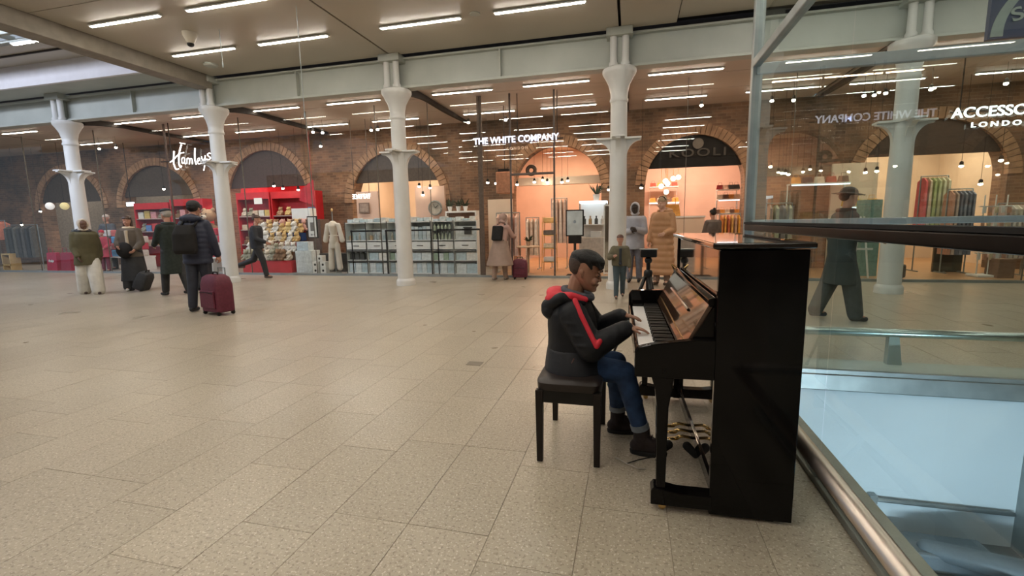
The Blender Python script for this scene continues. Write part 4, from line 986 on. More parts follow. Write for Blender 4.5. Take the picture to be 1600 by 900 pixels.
# 3 woman with open grey coat and cream scarf, black bag held in front
t, J = person('woman in an open grey-brown coat and cream scarf with a long black skirt', -10.95, 8.15, -60, 1.66,
    dict(top_mat=mat('taupe_wool', (.10, .078, .058), .9), top=dict(name='open_coat', hem=.80, flare=.06, fat=1.12, collar=mat('cream_scarf', (.55, .44, .32), .9), open=mat('cream_knit', (.50, .41, .30), .9)), trousers=blk, wide=.05, shoes=cm(.55, .53, .5), hair=dict(m=brown, long=1)),
    dict(arm_r=(14, 12, 60, 25), arm_l=(10, 14, 45, 20), leg_r=(8, 4), leg_l=(-10, 4), nod=10))
q = MB(); q.loft([(.02, 0, .22, .20, .26), (.02, 0, .6, .16, .21), (.0, 0, .98, .125, .165)], 26); q.org('skirt', blk, t, .013, 3)
q = MB(); q.ell((.20, -.05, .92), (.10, .16, .18)); q.org('black_bag', M['blackm'], t, .013, 2)
# 4 olive coat, white headscarf and wide trousers
t, J = person('person in an olive coat, cream headscarf and wide white trousers walking at left', -11.35, 7.50, -28, 1.60,
    dict(top_mat=mat('olive_cotton', (.085, .072, .032), .85), top=dict(name='olive_coat', hem=.70, flare=.05, fat=1.22, hood=blk), trousers=mat('white_linen', (.60, .57, .50), .85), wide=.06, shoes=cm(.07, .04, .03), hat=[('headscarf', mat('cream_headscarf', (.56, .49, .41), .9))], skin=mat('skin_deep', (.13, .065, .042), .5)),
    dict(arm_r=(6, 8, 26, 12), arm_l=(-18, 12, 30, 0), leg_r=(-10, 4), leg_l=(15, 6), nod=10, yaw=8))
suitcase('small black trolley case tilted on its wheels behind the walker in the olive coat', -10.72, 8.05, 25, blk, .36, .24, .46, 24, ext=.0)
# 5 person half hidden behind the second column, walking away
t, J = person('person in dark clothes walking, half hidden behind the second column', -9.75, 10.55, 20, 1.70,
    dict(top_mat=cm(.012, .014, .02), top=dict(name='dark_jacket', hem=.82, flare=.03, fat=1.1), trousers=blk, shoes=cm(.10, .07, .06), hair=dict(m=brown, bun=1)),
    dict(arm_r=(15, 12, 50, 10), arm_l=(-15, 12, 30, 0), leg_r=(20, 10), leg_l=(-24, 46), nod=10))
# 6 woman in long pale skirt with black rucksack, browsing
tau = mat('taupe_skirt', (.30, .215, .175), .9)
t, J = person('woman in a long taupe skirt and pink jumper with a small black rucksack, seen from behind', -3.02, 10.78, 78, 1.58,
    dict(top_mat=mat('pink_knit', (.42, .27, .235), .9), top=dict(name='jumper', hem=.84, flare=.02, fat=1.02), trousers=cm(.30, .20, .15), shoes=cm(.25, .2, .17), hat=[('headscarf', mat('taupe_headscarf', (.38, .26, .22), .9))], hair=dict(m=brown)),
    dict(lean=14, arm_r=(36, 12, 48, 10), arm_l=(20, 12, 40, 0), leg_r=(8, 4), leg_l=(-10, 4), nod=26, yaw=-16))
q = MB(); q.loft([(-.02, 0, .36, .29, .33, .9), (-.01, 0, .7, .20, .25), (.0, 0, .93, .135, .175), (0, 0, .99, .12, .155)], 30); q.org('skirt', tau, t, .013, 3)
up = J['up']; q = MB(); q.M = Matrix.Translation(up(-.20, 0, .28)) @ Matrix.Rotation(math.radians(14), 4, 'Y'); q.box(-.06, .055, -.13, .13, -.18, .17); q.build('rucksack', M['blackm'], t, bevel=.03)
for s in (-1, 1): MB().tube([up(-.14, s*.09, .42), up(-.02, s*.11, .56), up(.14, s*.11, .40), up(.12, s*.15, .15), up(-.12, s*.14, .1)], .014, 8).build('rucksack_strap', M['blackm'], t, smooth=True)
suitcase('small burgundy suitcase standing in the shop doorway by the woman in the taupe skirt', -2.58, 10.98, 96, burg, .36, .24, .50, ext=.0)
# 7 child
t, J = person('small child in an unbuttoned khaki jacket standing by the fourth column', -.17, 8.45, -84, 1.10,
    dict(top_mat=mat('khaki_jacket', (.12, .105, .065), .85), top=dict(name='khaki_jacket', hem=.92, flare=.05, fat=1.22, open=cm(.02, .025, .035)), trousers=mat('kid_denim', (.05, .075, .09), .85), shoes=cm(.09, .06, .04), hair=dict(m=mat('chestnut_hair', (.10, .045, .03), .55, vs=50))),
    dict(arm_r=(22, 26, 80, 30), arm_l=(0, 14, 20, 0), leg_r=(12, 6), leg_l=(-12, 6), nod=4))
# 8 hooded figure behind the fourth column
t, J = person('person in a pale grey hooded coat, arms folded, right of the fourth column', .10, 10.7, -96, 1.72,
    dict(top_mat=mat('pale_grey_fleece', (.40, .42, .48), .9), top=dict(name='hooded_coat', hem=.75, flare=.03, fat=1.12), trousers=cm(.15, .16, .2), shoes=blk, hat=[('headscarf', mat('pale_hood', (.48, .48, .52), .9))], skin=M['skin_dark']),
    dict(arm_r=(18, 10, 78, 48), arm_l=(22, 10, 82, 48), leg_r=(2, 2), leg_l=(-4, 2), nod=16, curl=.9))
# 9 woman in long camel quilted coat
t, J = person('blonde woman in a long camel quilted coat standing behind the piano', .66, 10.3, -118, 1.80,
    dict(top_mat=mat('camel_quilt', (.44, .235, .115), .6, var=.08, bump=.1), top=dict(name='quilted_coat', hem=.22, flare=.03, fat=1.12, puff=.10, bands=10, hood=mat('camel_hood', (.46, .25, .13), .6)), trousers=cm(.3, .2, .15), shoes=cm(.09, .06, .04), hair=dict(m=blond, bun=1), skin=mat('fair_skin', (.60, .36, .27), .5)),
    dict(arm_r=(4, 10, 20, 0), arm_l=(6, 12, 70, 20), leg_r=(2, 2), leg_l=(-2, 2), nod=10, yaw=-18))
MB().tube([J['HM'] @ (Vector((-.02, .38*math.cos(a), .80+.27*math.sin(a)))*J['hh']) for a in [PI*k/10 for k in range(11)]], .012, 6).build('headband', M['blackm'], t)
# 10 woman in the bag shop
t, J = person('woman with dark pinned-up hair and a grey top inside the bag shop', 2.05, 12.9, 112, 1.58,
    dict(top_mat=cm(.10, .075, .065), top=dict(name='grey_top', hem=.80, flare=.02, fat=1.1), trousers=blk, shoes=blk, hair=dict(m=hb_, bun=1)),
    dict(arm_r=(10, 10, 40, 0), arm_l=(10, 10, 40, 0), nod=8))
# 11 dark figure beyond the green glass
t, J = person('person in a dark coat and wide dark hat walking right beyond the green glass', 2.72, 7.05, 0, 1.72,
    dict(top_mat=mat('charcoal_coat', (.035, .045, .045), .85), top=dict(name='charcoal_coat', hem=.50, flare=.05, fat=1.1, collar=blk), trousers=cm(.05, .06, .062), wide=.03, shoes=cm(.02, .018, .016), hat=[('brim', cm(.02, .024, .022))], hair=dict(m=hb_)),
    dict(arm_r=(24, 8, 60, 10), arm_l=(-10, 8, 30, 0), leg_r=(14, 4), leg_l=(-12, 8), nod=6))
# 12-14 shoppers behind the glass at the left
t, J = person('grey-haired shopper in a dark coat behind the glass at the far left', -17.45, 12.3, -80, 1.86,
    dict(top_mat=cm(.05, .055, .065), top=dict(name='dark_coat', hem=.75, flare=.03, fat=1.2), trousers=blk, shoes=blk, hair=dict(m=cm(.5, .42, .37))),
    dict(arm_r=(10, 16, 50, 20), arm_l=(10, 16, 50, 20)))
t, J = person('child in a red coat and red cap behind the glass, left of the olive coat', -16.9, 11.7, -70, 1.34,
    dict(top_mat=mat('red_coat', (.36, .015, .035), .7), top=dict(name='red_coat', hem=.62, flare=.05, fat=1.2), trousers=cm(.12, .01, .03), shoes=blk, hat=[('beanie', mat('red_cap', (.45, .01, .03), .7))], hair=dict(m=hb_)),
    dict(arm_r=(10, 16, 30, 20), arm_l=(10, 16, 50, 20)))
t, J = person('customer in a dark grey coat standing at the clothes rail at the far left', -18.7, 12.2, 95, 1.68,
    dict(top_mat=cm(.07, .075, .07), top=dict(name='grey_coat', hem=.70, flare=.03, fat=1.15), trousers=blk, shoes=blk, hair=dict(m=brown)),
    dict(arm_r=(20, 16, 50, 10), arm_l=(10, 16, 30, 10)))

# phone tripod behind the piano
t = thing('phone_tripod', 'black tripod stand with a flat phone holder just beyond the piano', 'tripod', (.17, 4.55, 0))
for k, (a, r) in enumerate(((170, .34), (292, .28), (48, .30))):
    c_, s_ = math.cos(math.radians(a)), math.sin(math.radians(a))
    l = MB().tube([(.02*c_, .02*s_, .86), (r*.55*c_, r*.55*s_, .40), (r*c_, r*s_, .015)], [.018, .015, .011], 10).build('leg', M['black'], t, smooth=True)
    MB().ell((r*c_, r*s_, .014), (.018, .018, .014)).build('foot', M['blackm'], l)
    MB().lathe([(.022, -.02), (.022, .02)], 10, (r*.55*c_, r*.55*s_, .40)).build('leg_lock', M['sgrey'], l)
MB().lathe([(.018, .50), (.018, 1.0)], 12).build('centre_column', M['black'], t, smooth='auto')
MB().lathe([(.035, .84), (.04, .86), (.04, .89), (.03, .91)], 14).build('shoulder', M['black'], t, smooth='auto')
MB().ell((0, 0, 1.0), (.035, .03, .035)).build('ball_head', M['black'], t, smooth=True)
q = MB(); q.box(-.075, .075, -.05, .05, 1.03, 1.10); q.build('phone_holder', M['black'], t, bevel=.012)
MB().box(-.082, .082, -.055, .055, 1.10, 1.108).build('phone', M['sgrey'], t, bevel=.002)
# ================================================================= shop goods
F0 = .012
def X(px, Y, py=350): return P(px, py, Y).x
def Z(py, Y, px): return P(px, py, Y).z
def one(name, label, cat, mb, m, loc, grp=None, bevel=0, smooth=False, rz=0):
    o = mb.build(name, m, None, smooth=smooth, bevel=bevel, loc=loc); o.rotation_euler = (0, 0, rz); return tag(o, label, cat, grp)
TIER = ['bottom', 'lower', 'upper', 'top']
BAYN = ['first', 'second', 'third', 'fourth', 'fifth', 'sixth']
# ---- white shelving behind the glass, six bays
bx0, bx1 = X(543, 11.75), X(747, 11.75); bw = (bx1-bx0)/6; SY = 11.62
pw = mat('pale_shelf', (.70, .73, .72), .5, var=.04); dk = mat('dark_shelf_metal', (.06, .055, .05), .6)  # dark metal of the shelf rails, uprights and drawer handles
ZS = [.05, .40, .67, .95, 1.44]
proto_b = thing('shelving_unit', 'x', 'shelving', (0, 0, 0), group='white shelving bays behind the glass')
MB().box(0, .02, 0, .42, F0, 1.44).build('side_panel', pw, proto_b); MB().box(bw-.02, bw, 0, .42, F0, 1.44).build('side_panel', pw, proto_b)
MB().box(.02, bw-.02, .40, .42, F0, 1.44).build('back_panel', pw, proto_b)
for k, z in enumerate((.03, .38, .65, .93, 1.42)): MB().box(.02, bw-.02, 0, .40, z, z+.025).build('shelf', M['white'], proto_b)
for z in (.36, .64): MB().box(.02, bw-.02, -.012, 0, z-.01, z+.03).build('dark_rail', dk, proto_b)
d = MB().box(.025, bw-.025, -.015, .36, .70, .90).build('drawer', M['white'], proto_b, bevel=.004)
MB().box(bw/2-.09, bw/2+.09, -.03, -.015, .79, .81).build('drawer_handle', dk, d)
MB().box(-.008, .008, -.02, .0, F0, 1.46).build('dark_upright', dk, proto_b)
for b in range(6):
    o = proto_b if b == 0 else dup(proto_b, (0, 0, 0)); o.location = (bx0+b*bw, SY, 0)
    o['label'] = f'white shelving bay with a drawer, {BAYN[b]} from the left behind the third column'
def bottle(h=.16, r=.03): return MB().lathe([(r, 0), (r, h*.62), (r*.4, h*.74), (r*.4, h*.9), (r*.5, h*.9), (r*.5, h), (.001, h)], 10)
boxm = [cm(.52, .60, .64), cm(.62, .66, .66), cm(.42, .52, .56), cm(.66, .64, .60)]
grn = cm(.30, .40, .30); drk = cm(.05, .05, .045)
rnd = random.Random(3)
for b in range(6):
    xa = bx0+b*bw+.03; wv = bw-.06; bn = BAYN[b]
    def put_box(k, n, z, h, m, d=.22, name='storage_box', g='boxes', cat='box', desc='pale storage box'):
        w_ = wv/n; hh_ = h*(.9+.1*rnd.random())
        one(name, f'{desc}, {ORD[k]} from the left on the {tn} shelf of the {bn} white bay', cat, MB().box(.006, w_-.006, 0, d, 0, hh_), m, (xa+k*w_, SY+.04, z), f'{g} on the {tn} shelf of the {bn} bay', bevel=.003)
    tn = 'bottom'; z = .055
    n = (3, 3, 4, 4, 3, 2)[b]
    for k in range(n): put_box(k, n, z, .28, boxm[(k+b) % 4])
    tn = 'middle'; z = .405
    if b in (0,):
        for k in range(3): one('lantern', f'black lantern, {ORD[k]} from the left in the first white bay', 'lantern', MB().box(-.06, .06, -.06, .06, 0, .17).prism([(-.06, .17), (.06, .17), (0, .22)], 'y', -.06, .06), drk, (xa+.08+k*.16, SY+.14, z), 'black lanterns in the first bay')
    elif b in (2, 4):
        for k in range(4): put_box(k, 4, z, .20, (grn, boxm[1], grn, boxm[2])[k], desc='green and grey packet', name='packet')
    else:
        for k in range(2): put_box(k, 2, z, .21, boxm[(k+b+1) % 4], desc='wide pale box')
    tn = 'upper'; z = .955
    if b == 4:
        for r_ in range(2):
            for k in range(5):
                q = bottle(.19, .034); o = q.build('bottle', cm(.50, .56, .44), loc=(xa+.05+k*.105, SY+.10, z+r_*.235)); tag(o, f'pale green bottle, {ORD[k]} from the left in the {"lower" if r_ == 0 else "upper"} row of the fifth white bay', 'bottle', 'bottle rows in the fifth bay')
                one_l = MB().lathe([(.018, .17), (.018, .215), (.001, .216)], 8).build('cap', drk, o)
        one('riser_shelf', 'thin riser shelf carrying the upper bottle row in the fifth white bay', 'shelf', MB().box(0, wv, 0, .24, 0, .012), drk, (xa, SY+.03, z+.217))
    elif b in (0, 1, 2):
        for k in range(4):
            if rnd.random() < .5: q = bottle(.20, .035); m_ = rnd.choice((cm(.45, .42, .36), drk, boxm[0])); nm_, ds = 'bottle', 'slim bottle'
            else: q = MB().lathe([(.045, 0), (.048, .1), (.035, .13), (.001, .131)], 10); m_ = rnd.choice((cm(.55, .40, .25), boxm[2])); nm_, ds = 'jar', 'squat jar'
            one(nm_, f'{ds}, {ORD[k]} from the left on the upper shelf of the {bn} white bay', nm_, q, m_, (xa+.07+k*.14, SY+.10, z), f'bottles and jars in the {bn} bay', smooth='auto')
        one('back_box', f'pale blue-grey box standing behind the jars of the {bn} white bay', 'box', MB().box(0, wv*.9, 0, .08, 0, .30), boxm[b], (xa+.01, SY+.28, z))
    elif b == 3:
        for k in range(5): put_box(k, 5, z, .36, boxm[k % 3], desc='slim upright pale box')
    else:
        put_box(0, 1, z, .38, boxm[1], desc='large white box')
        one('black_tray', 'small black tray on the large white box of the sixth bay', 'tray', MB().box(-.10, .10, -.02, 0, 0, .16).box(-.12, .12, -.03, 0, .16, .19), drk, (xa+wv*.62, SY+.035, z+.13))
    # goods on top
    for k in range(3):
        h = .05+.08*rnd.random(); one('folded_linen', f'folded linen, {ORD[k]} from the left on top of the {bn} white bay', 'linen', MB().box(.01, wv/3-.02, 0, .24, 0, h), boxm[(k+b) % 4], (xa+k*wv/3, SY+.06, 1.447), f'linen stacks on the {bn} bay', bevel=.012)

# ---- white shop back: fittings behind the shelving (arch 4)
def at(px, py, Y): return P(px, py, Y)
def floorbox(name, label, cat, px0, px1, pyt, Y, d, m, pyb=None, bevel=.004, grp=None):
    a = at(px0, pyt, Y); b = at(px1, pyt, Y); z0 = F0 if pyb is None else at(px0, pyb, Y).z
    return one(name, label, cat, MB().box(0, b.x-a.x, 0, d, 0, a.z-z0), m, (a.x, Y, z0), grp, bevel)
floorbox('display_wall', 'pinkish freestanding display wall with a framed picture, white shop', 'display', 556, 590, 300, 13.2, .10, M['pink'])
floorbox('display_wall', 'pinkish freestanding display wall carrying the round clock', 'display', 648, 694, 292, 13.2, .10, M['pink'])
floorbox('display_wall', 'tall pale wall panel left of the entrance doorway', 'display', 762, 800, 312, 13.2, .10, M['cream'])
a = at(553, 311, 13.15); t = thing('framed_picture', 'small brown framed picture on the pinkish display wall', 'picture', (at(569, 325, 13.15).x, 13.14, at(569, 325, 13.15).z))
MB().box(-.18, .18, 0, .03, -.16, .16).build('frame', cm(.20, .13, .10), t, bevel=.006); MB().box(-.14, .14, -.006, 0, -.12, .12).build('print', mat('print', (.22, .15, .12), .7, col2=(.40, .30, .24), vs=9), t)
p = at(680, 325, 13.1); t = thing('wall_clock', 'round grey skeleton clock on the pinkish display wall', 'clock', (p.x, 13.1, p.z))
ring = MB(); ring.tube([(.20*math.cos(PI*k/12), 0, .20*math.sin(PI*k/12)) for k in range(25)], .028, 8); ring.build('rim', cm(.22, .22, .20), t, smooth=True)
MB().tube([(0, -.01, 0), (.09, -.01, .08)], .01, 6).build('hand', drk, t); MB().tube([(0, -.01, 0), (-.06, -.01, .13)], .008, 6).build('hand', drk, t)
MB().prism([(.17*math.cos(PI*k/12), .17*math.sin(PI*k/12)) for k in range(24)], 'y', .01, .02).build('dial', cm(.40, .36, .30), t)
# console with plants
t = thing('console_shelf', 'white console with a dark niche under the plant pots', 'shelf', (at(696, 345, 12.9).x, 12.9, F0)); zt = at(700, 330, 12.9).z
MB().box(0, .95, 0, .3, zt-.06, zt-.012).build('top', M['white'], t); MB().box(0, .04, 0, .3, 0, zt-.06).build('side', M['white'], t); MB().box(.91, .95, 0, .3, 0, zt-.06).build('side', M['white'], t); MB().box(.04, .91, .2, .25, .9, zt-.06).build('niche_back', cm(.20, .10, .06), t)
leafm = cm(.03, .045, .02, .8)
def plant(label, x, y, z, s, potm, n=26, seed=1):
    t = thing('potted_plant', label, 'plant', (x, y, z)); r = random.Random(seed)
    MB().lathe([(.05*s, 0), (.075*s, .12*s), (.08*s, .15*s), (.065*s, .15*s), (.06*s, .11*s)], 14).build('pot', potm, t, smooth='auto')
    q = MB()
    for k in range(n):
        a = r.random()*6.28; l = s*(.12+.16*r.random()); e = Vector((math.cos(a)*l*.8, math.sin(a)*l*.8, .14*s+l*(.3+r.random()*.9))); b = Vector((0, 0, .12*s)); n_ = (e-b).cross(Vector((0, 0, 1))).normalized()*.022*s
        mid = b.lerp(e, .6)+Vector((0, 0, .02)); q.add([b-n_*.3, b+n_*.3, mid+n_, e, mid-n_], [(0, 1, 2, 3, 4)])
    q.build('foliage', leafm, t)['kind'] = 'stuff'; return t
for k, px in enumerate((703, 716, 727)): plant(f'{["left", "middle", "right"][k]} small potted plant on the white console', at(px, 330, 13.0).x, 13.02, zt+F0-.012, .9, M['white'], seed=k+2)
plant('leafy branches in a vase by the pale panel left of the entrance', at(772, 330, 13.0).x, 12.95, F0, 1.0, drk, seed=9)

# ---- robe on a stand
rx = at(522, 380, 11.75).x; t = thing('clothes_stand', 'cream robe and trousers hung on a slim display stand behind the glass', 'display stand', (rx, 11.75, F0))
MB().tube([(0, 0, 0), (0, 0, 1.78)], .014, 8).build('pole', M['sgrey'], t); MB().lathe([(.16, 0), (.16, .015), (.02, .03)], 20).build('base', M['sgrey'], t); MB().ell((0, 0, 1.80), (.03, .03, .05)).build('finial', M['gold'], t, smooth=True)
t = thing('robe', 'long cream robe with wide sleeves hanging on the display stand', 'robe', (rx, 11.75, F0)); rc = mat('cream_linen', (.66, .60, .52), .9, var=.06, bump=.3)
q = MB(); q.loft([(0, 0, .72, .09, .17), (0, 0, .95, .10, .17), (0, 0, 1.1, .075, .13), (0, 0, 1.35, .09, .18), (0, 0, 1.47, .06, .12), (0, 0, 1.5, .03, .05)], 22)
for s in (-1, 1): q.cap((0, s*0, 1.42), .06, (s*.17, 0, 1.38), .055); q.cap((s*.18, 0, 1.38), .06, (s*.27, 0, .95), .075); q.cap((s*.10, 0, .82), .075, (s*.14, 0, .16), .085)
q.M = Matrix.Identity(4); q.org('robe_body', rc, t, .014, 4); MB().tube([(.135*math.cos(k*PI/8), .08*math.sin(k*PI/8), 1.08) for k in range(17)], .016, 6).build('belt', rc, t)
# poster
def poster(label, px0, px1, pyt, pyb, Y, fm, stand=None, seed=0):
    a = at(px0, pyt, Y); b = at(px1, pyb, Y); w_, h_ = b.x-a.x, a.z-b.z; t = thing('poster_stand' if stand else 'framed_poster', label, 'poster', (a.x, Y, b.z if not stand else F0)); z0 = 0 if not stand else b.z-F0
    MB().box(0, w_, 0, .035, z0, z0+h_).build('frame', fm, t, bevel=.005)
    MB().box(.03, w_-.03, -.006, 0, z0+.03, z0+h_-.03).build('sheet', mat('sheet_white', (.66, .72, .76), .4) if stand else M['white'], t)
    if stand: MB().box(w_/2-.16, w_/2+.16, .0, .10, z0-.18, z0).build('bracket', M['blackm'], t); MB().box(w_/2-.03, w_/2+.03, .02, .08, .02, z0-.18).build('pole', M['blackm'], t); MB().box(w_/2-.2, w_/2+.2, -.12, .2, 0, .02).build('base', M['blackm'], t); MB().ell((w_/2, -.008, z0+h_*.55), (.035, .004, .04)).build('emblem', cm(.3, .35, .42), t)
    else: MB().box(w_*.32, w_*.75, -.009, -.006, z0+h_*.32, z0+h_*.72).build('picture', cm(.16, .15, .14), t); MB().box(w_*.3, w_*.5, -.009, -.006, z0+h_*.12, z0+h_*.20).build('caption', cm(.3, .3, .3), t); MB().box(w_*.6, w_*.75, -.009, -.006, z0+h_*.12, z0+h_*.20).build('caption', cm(.3, .3, .3), t)
    return t
pt = poster('upright white poster with a dark picture hanging inside the glass by the robe', 479, 497, 338, 372, 11.6, M['blackm'])
MB().tube([(.05, .015, .5), (.05, .015, 4.4-pt.location.z)], .004, 5).build('cord', M['blackm'], pt)
poster('black framed notice on a dark pedestal in front of the lit cabinet', 884, 912, 328, 369, 11.75, M['blackm'], stand=1)
# white cabinets and patterned boxes by the robe
floorbox('cabinet', 'low white cabinet left of the cream robe', 'cabinet', 461, 486, 392, 11.8, .4, boxm[1])
floorbox('storage_box', 'white box standing on the low white cabinet', 'box', 463, 481, 378, 11.85, .25, boxm[0], pyb=391.5)
floorbox('storage_box', 'large white slab-shaped box on the toy shop shelf left of the poster', 'box', 455, 484, 326, 12.6, .3, M['white'], pyb=343)
floorbox('shelf_stand', 'dark stand holding the white slab box and small goods', 'shelving', 453, 500, 343.5, 12.5, .45, cm(.10, .06, .045))
floorbox('dark_plinth', 'dark plinth behind the legs of the cream robe', 'plinth', 499, 545, 396, 12.1, .4, cm(.05, .045, .04))
for k, (px, py) in enumerate(((492, 421), (503, 421), (497, 410), (507, 410), (500, 401))):
    p = at(px, py+6, 11.62); o = one('patterned_box', f'small black and white box, {["bottom left", "bottom right", "middle left", "middle right", "topmost"][k]} in the stack by the robe', 'box', MB().box(-.09, .09, 0, .18, 0, .17), M['white'], (p.x, 11.62 if k < 4 else 11.66, (F0, F0, F0+.172, F0+.172, F0+.345)[k]), 'patterned boxes', bevel=.01)
    o.location.x = at((492, 504, 492, 504, 498)[k], 410, 11.62).x
    MB().ell((0, -.001, .085), (.035, .006, .035), 8, 6).build('dark_patch', M['blackm'], o)

# ---- toys
plm = [mat('plush_%d' % i, c, .95, vs=40) for i, c in enumerate([(.50, .33, .14), (.56, .48, .38), (.60, .57, .52), (.22, .12, .06), (.42, .26, .15), (.30, .28, .20), (.55, .30, .25), (.62, .45, .20)])]
pq = MB(); pq.ell((0, 0, .10), (.085, .09, .10)); pq.ell((0, -.02, .225), (.07, .075, .068)); pq.ell((0, -.085, .21), (.03, .03, .025))
for s in (-1, 1): pq.ell((s*.055, 0, .285), (.026, .016, .026)); pq.cap((s*.07, -.02, .15), .028, (s*.10, -.07, .10), .025); pq.cap((s*.05, -.05, .04), .035, (s*.06, -.12, .035), .033)
plush0 = pq.org('plush_toy', plm[0], None, .012, 2); plush0['category'] = 'soft toy'; pl_used = [False]
def plush(x, y, z, s, m, label, grp, rz=0):
    o = plush0 if not pl_used[0] else dup(plush0, (0, 0, 0)); pl_used[0] = True
    o.location = (x, y, z); o.rotation_euler = (0, 0, rz); o.scale = (s, s, s); o['label'] = label; o['group'] = grp
    o.material_slots[0].link = 'OBJECT'; o.material_slots[0].material = m; return o
# tiered display of soft toys
tx0, tx1 = at(386, 400, 11.9).x, at(461, 400, 11.9).x; TWd = tx1-tx0
t = thing('toy_display', 'stepped red display of soft toys behind the glass', 'display', (tx0, 11.7, F0))
MB().box(0, TWd, 0, .95, 0, .36).build('red_base', M['red'], t, bevel=.01)
for k, (z, d) in enumerate(((.36, .16), (.66, .36), (.92, .56), (1.18, .74))): MB().box(.02, TWd-.02, d+.02, .94, z, z+.24 if k < 3 else z+.03).build('step', (cm(.20, .10, .05), cm(.28, .05, .03), cm(.02, .05, .16), M['red'])[k], t)
cn = ['golden', 'beige', 'cream', 'dark brown', 'tan', 'grey-green', 'pinkish', 'honey coloured']
rr = random.Random(5)
for r_, (z, y, n) in enumerate(((.372, 11.79, 9), (.612, 11.97, 9), (.912, 12.18, 8), (1.172, 12.38, 8), (1.222, 12.56, 7))):
    for k in range(n):
        ci = rr.choice(((5, 3, 5, 1), (2, 1, 5, 2), (2, 2, 1, 0), (0, 7, 2, 4), (4, 6, 0, 3))[r_])
        plush(tx0+.09+(TWd-.18)*k/(n-1), y, z if r_ < 4 else 1.222, .95+.25*rr.random() if r_ < 4 else 1.3, plm[ci], f'{cn[ci]} soft toy, {ORD[k]} from the left in the {["lowest", "second", "third", "fourth", "topmost"][r_]} row of the stepped display', f'soft toys, {["lowest", "second", "third", "fourth", "topmost"][r_]} row', rr.uniform(-.5, .5))
# red wall shelving
def redshelf(name, label, px0, px1, pyt, Y, zs, items):
    a = at(px0, pyt, Y); b = at(px1, pyt, Y); w_ = b.x-a.x; H_ = a.z-F0
    t = thing(name, label, 'shelving', (a.x, Y, F0))
    MB().box(0, w_, .34, .38, 0, H_).build('back_panel', M['red'], t); MB().box(0, .04, 0, .34, 0, H_).build('side_panel', M['red'], t); MB().box(w_-.04, w_, 0, .34, 0, H_).build('side_panel', M['red'], t); MB().box(.04, w_-.04, 0, .34, H_-.22, H_).build('header', M['red'], t)
    for z in zs: MB().box(.04, w_-.04, .02, .34, z, z+.03).build('shelf', cm(.42, .30, .26), t)
    return a.x+.06, w_-.12
sets = [('red toy shelving left of the second column', 208, 262, 318, 13.0), ('red toy shelving directly left of the giant teddy', 264, 316, 312, 13.0), ('red toy shelving right of the second column', 368, 420, 302, 13.3), ('red toy shelving left of the white slab box', 422, 492, 300, 13.3)]
for si, (lab, p0, p1, pyt, Y) in enumerate(sets):
    zs = (.75, 1.25, 1.70); x_, w_ = redshelf('toy_shelving', lab, p0, p1, pyt, Y, zs, 0)
    for zi, z in enumerate(zs):
        n = 5
        for k in range(n):
            xx = x_+w_*(k+.5)/n; c_ = rr.choice(((.55, .42, .30), (.5, .05, .05), (.6, .58, .5), (.10, .2, .4), (.5, .35, .1), (.10, .07, .05), (.55, .25, .25)))
            sh = ['left', 'middle-left', 'middle-right', 'right'][si]
            if rr.random() < .55:
                h = .14+.16*rr.random(); one('toy_box', f'toy carton, {ORD[k]} from the left on the {["lower", "middle", "top"][zi]} shelf of the {sh} red unit', 'toy box', MB().box(-w_/n*.42, w_/n*.42, 0, .16, 0, h), cm(*c_), (xx, Y+.06, F0+z+.03), f'toy cartons on the {sh} red unit')
            else: plush(xx, Y+.17, F0+z+.03, .95, plm[rr.randrange(8)], f'soft toy, {ORD[k]} from the left on the {["lower", "middle", "top"][zi]} shelf of the {sh} red unit', f'soft toys on the {sh} red unit', 0)
p = at(402, 314, 13.25); one('price_card', 'small white card on the red header right of the second column', 'card', MB().box(-.16, .16, 0, .01, -.10, .10), M['white'], (p.x, 13.28, p.z))
# red canopy panel
a = at(467, 306, 12.9); one('red_banner', 'slanted red banner hanging over the right end of the toy shop', 'banner', MB().prism([(0, 0), (.1, .35), (.55, .62), (.55, -.15), (.35, -.1)], 'y', 0, .03).tube([(.5, .015, .6), (.5, .015, 4.4-a.z)], .006, 5), mat('red_cloth', (.42, .012, .03), .7), (a.x, 12.9, a.z-.15))
# giant teddy
t = thing('giant_teddy', 'giant brown and tan teddy peeping out left of the second column', 'soft toy', (at(325, 340, 12.1).x, 12.15, F0), 0)
q = MB(); q.ell((0, 0, 1.15), (.26, .22, .38)); q.ell((0, 0, .4), (.25, .22, .42)); 
for s in (-1, 1): q.cap((s*.2, 0, 1.35), .09, (s*.32, -.1, 1.0), .08)
q.org('body', plm[3], t, .02, 3)
q = MB(); q.ell((0, -.02, 1.75), (.22, .2, .2)); 
for s in (-1, 1): q.ell((s*.17, 0, 1.93), (.07, .04, .07))
q.org('head', plm[4], t, .02, 3); MB().ell((0, -.2, 1.70), (.10, .07, .07)).build('muzzle', plm[1], t, smooth=True); MB().ell((0, -.27, 1.72), (.03, .02, .02)).build('nose', M['blackm'], t, smooth=True)
for s in (-1, 1): MB().ell((s*.08, -.19, 1.80), (.02, .015, .02)).build('eye', M['blackm'], t, smooth=True)
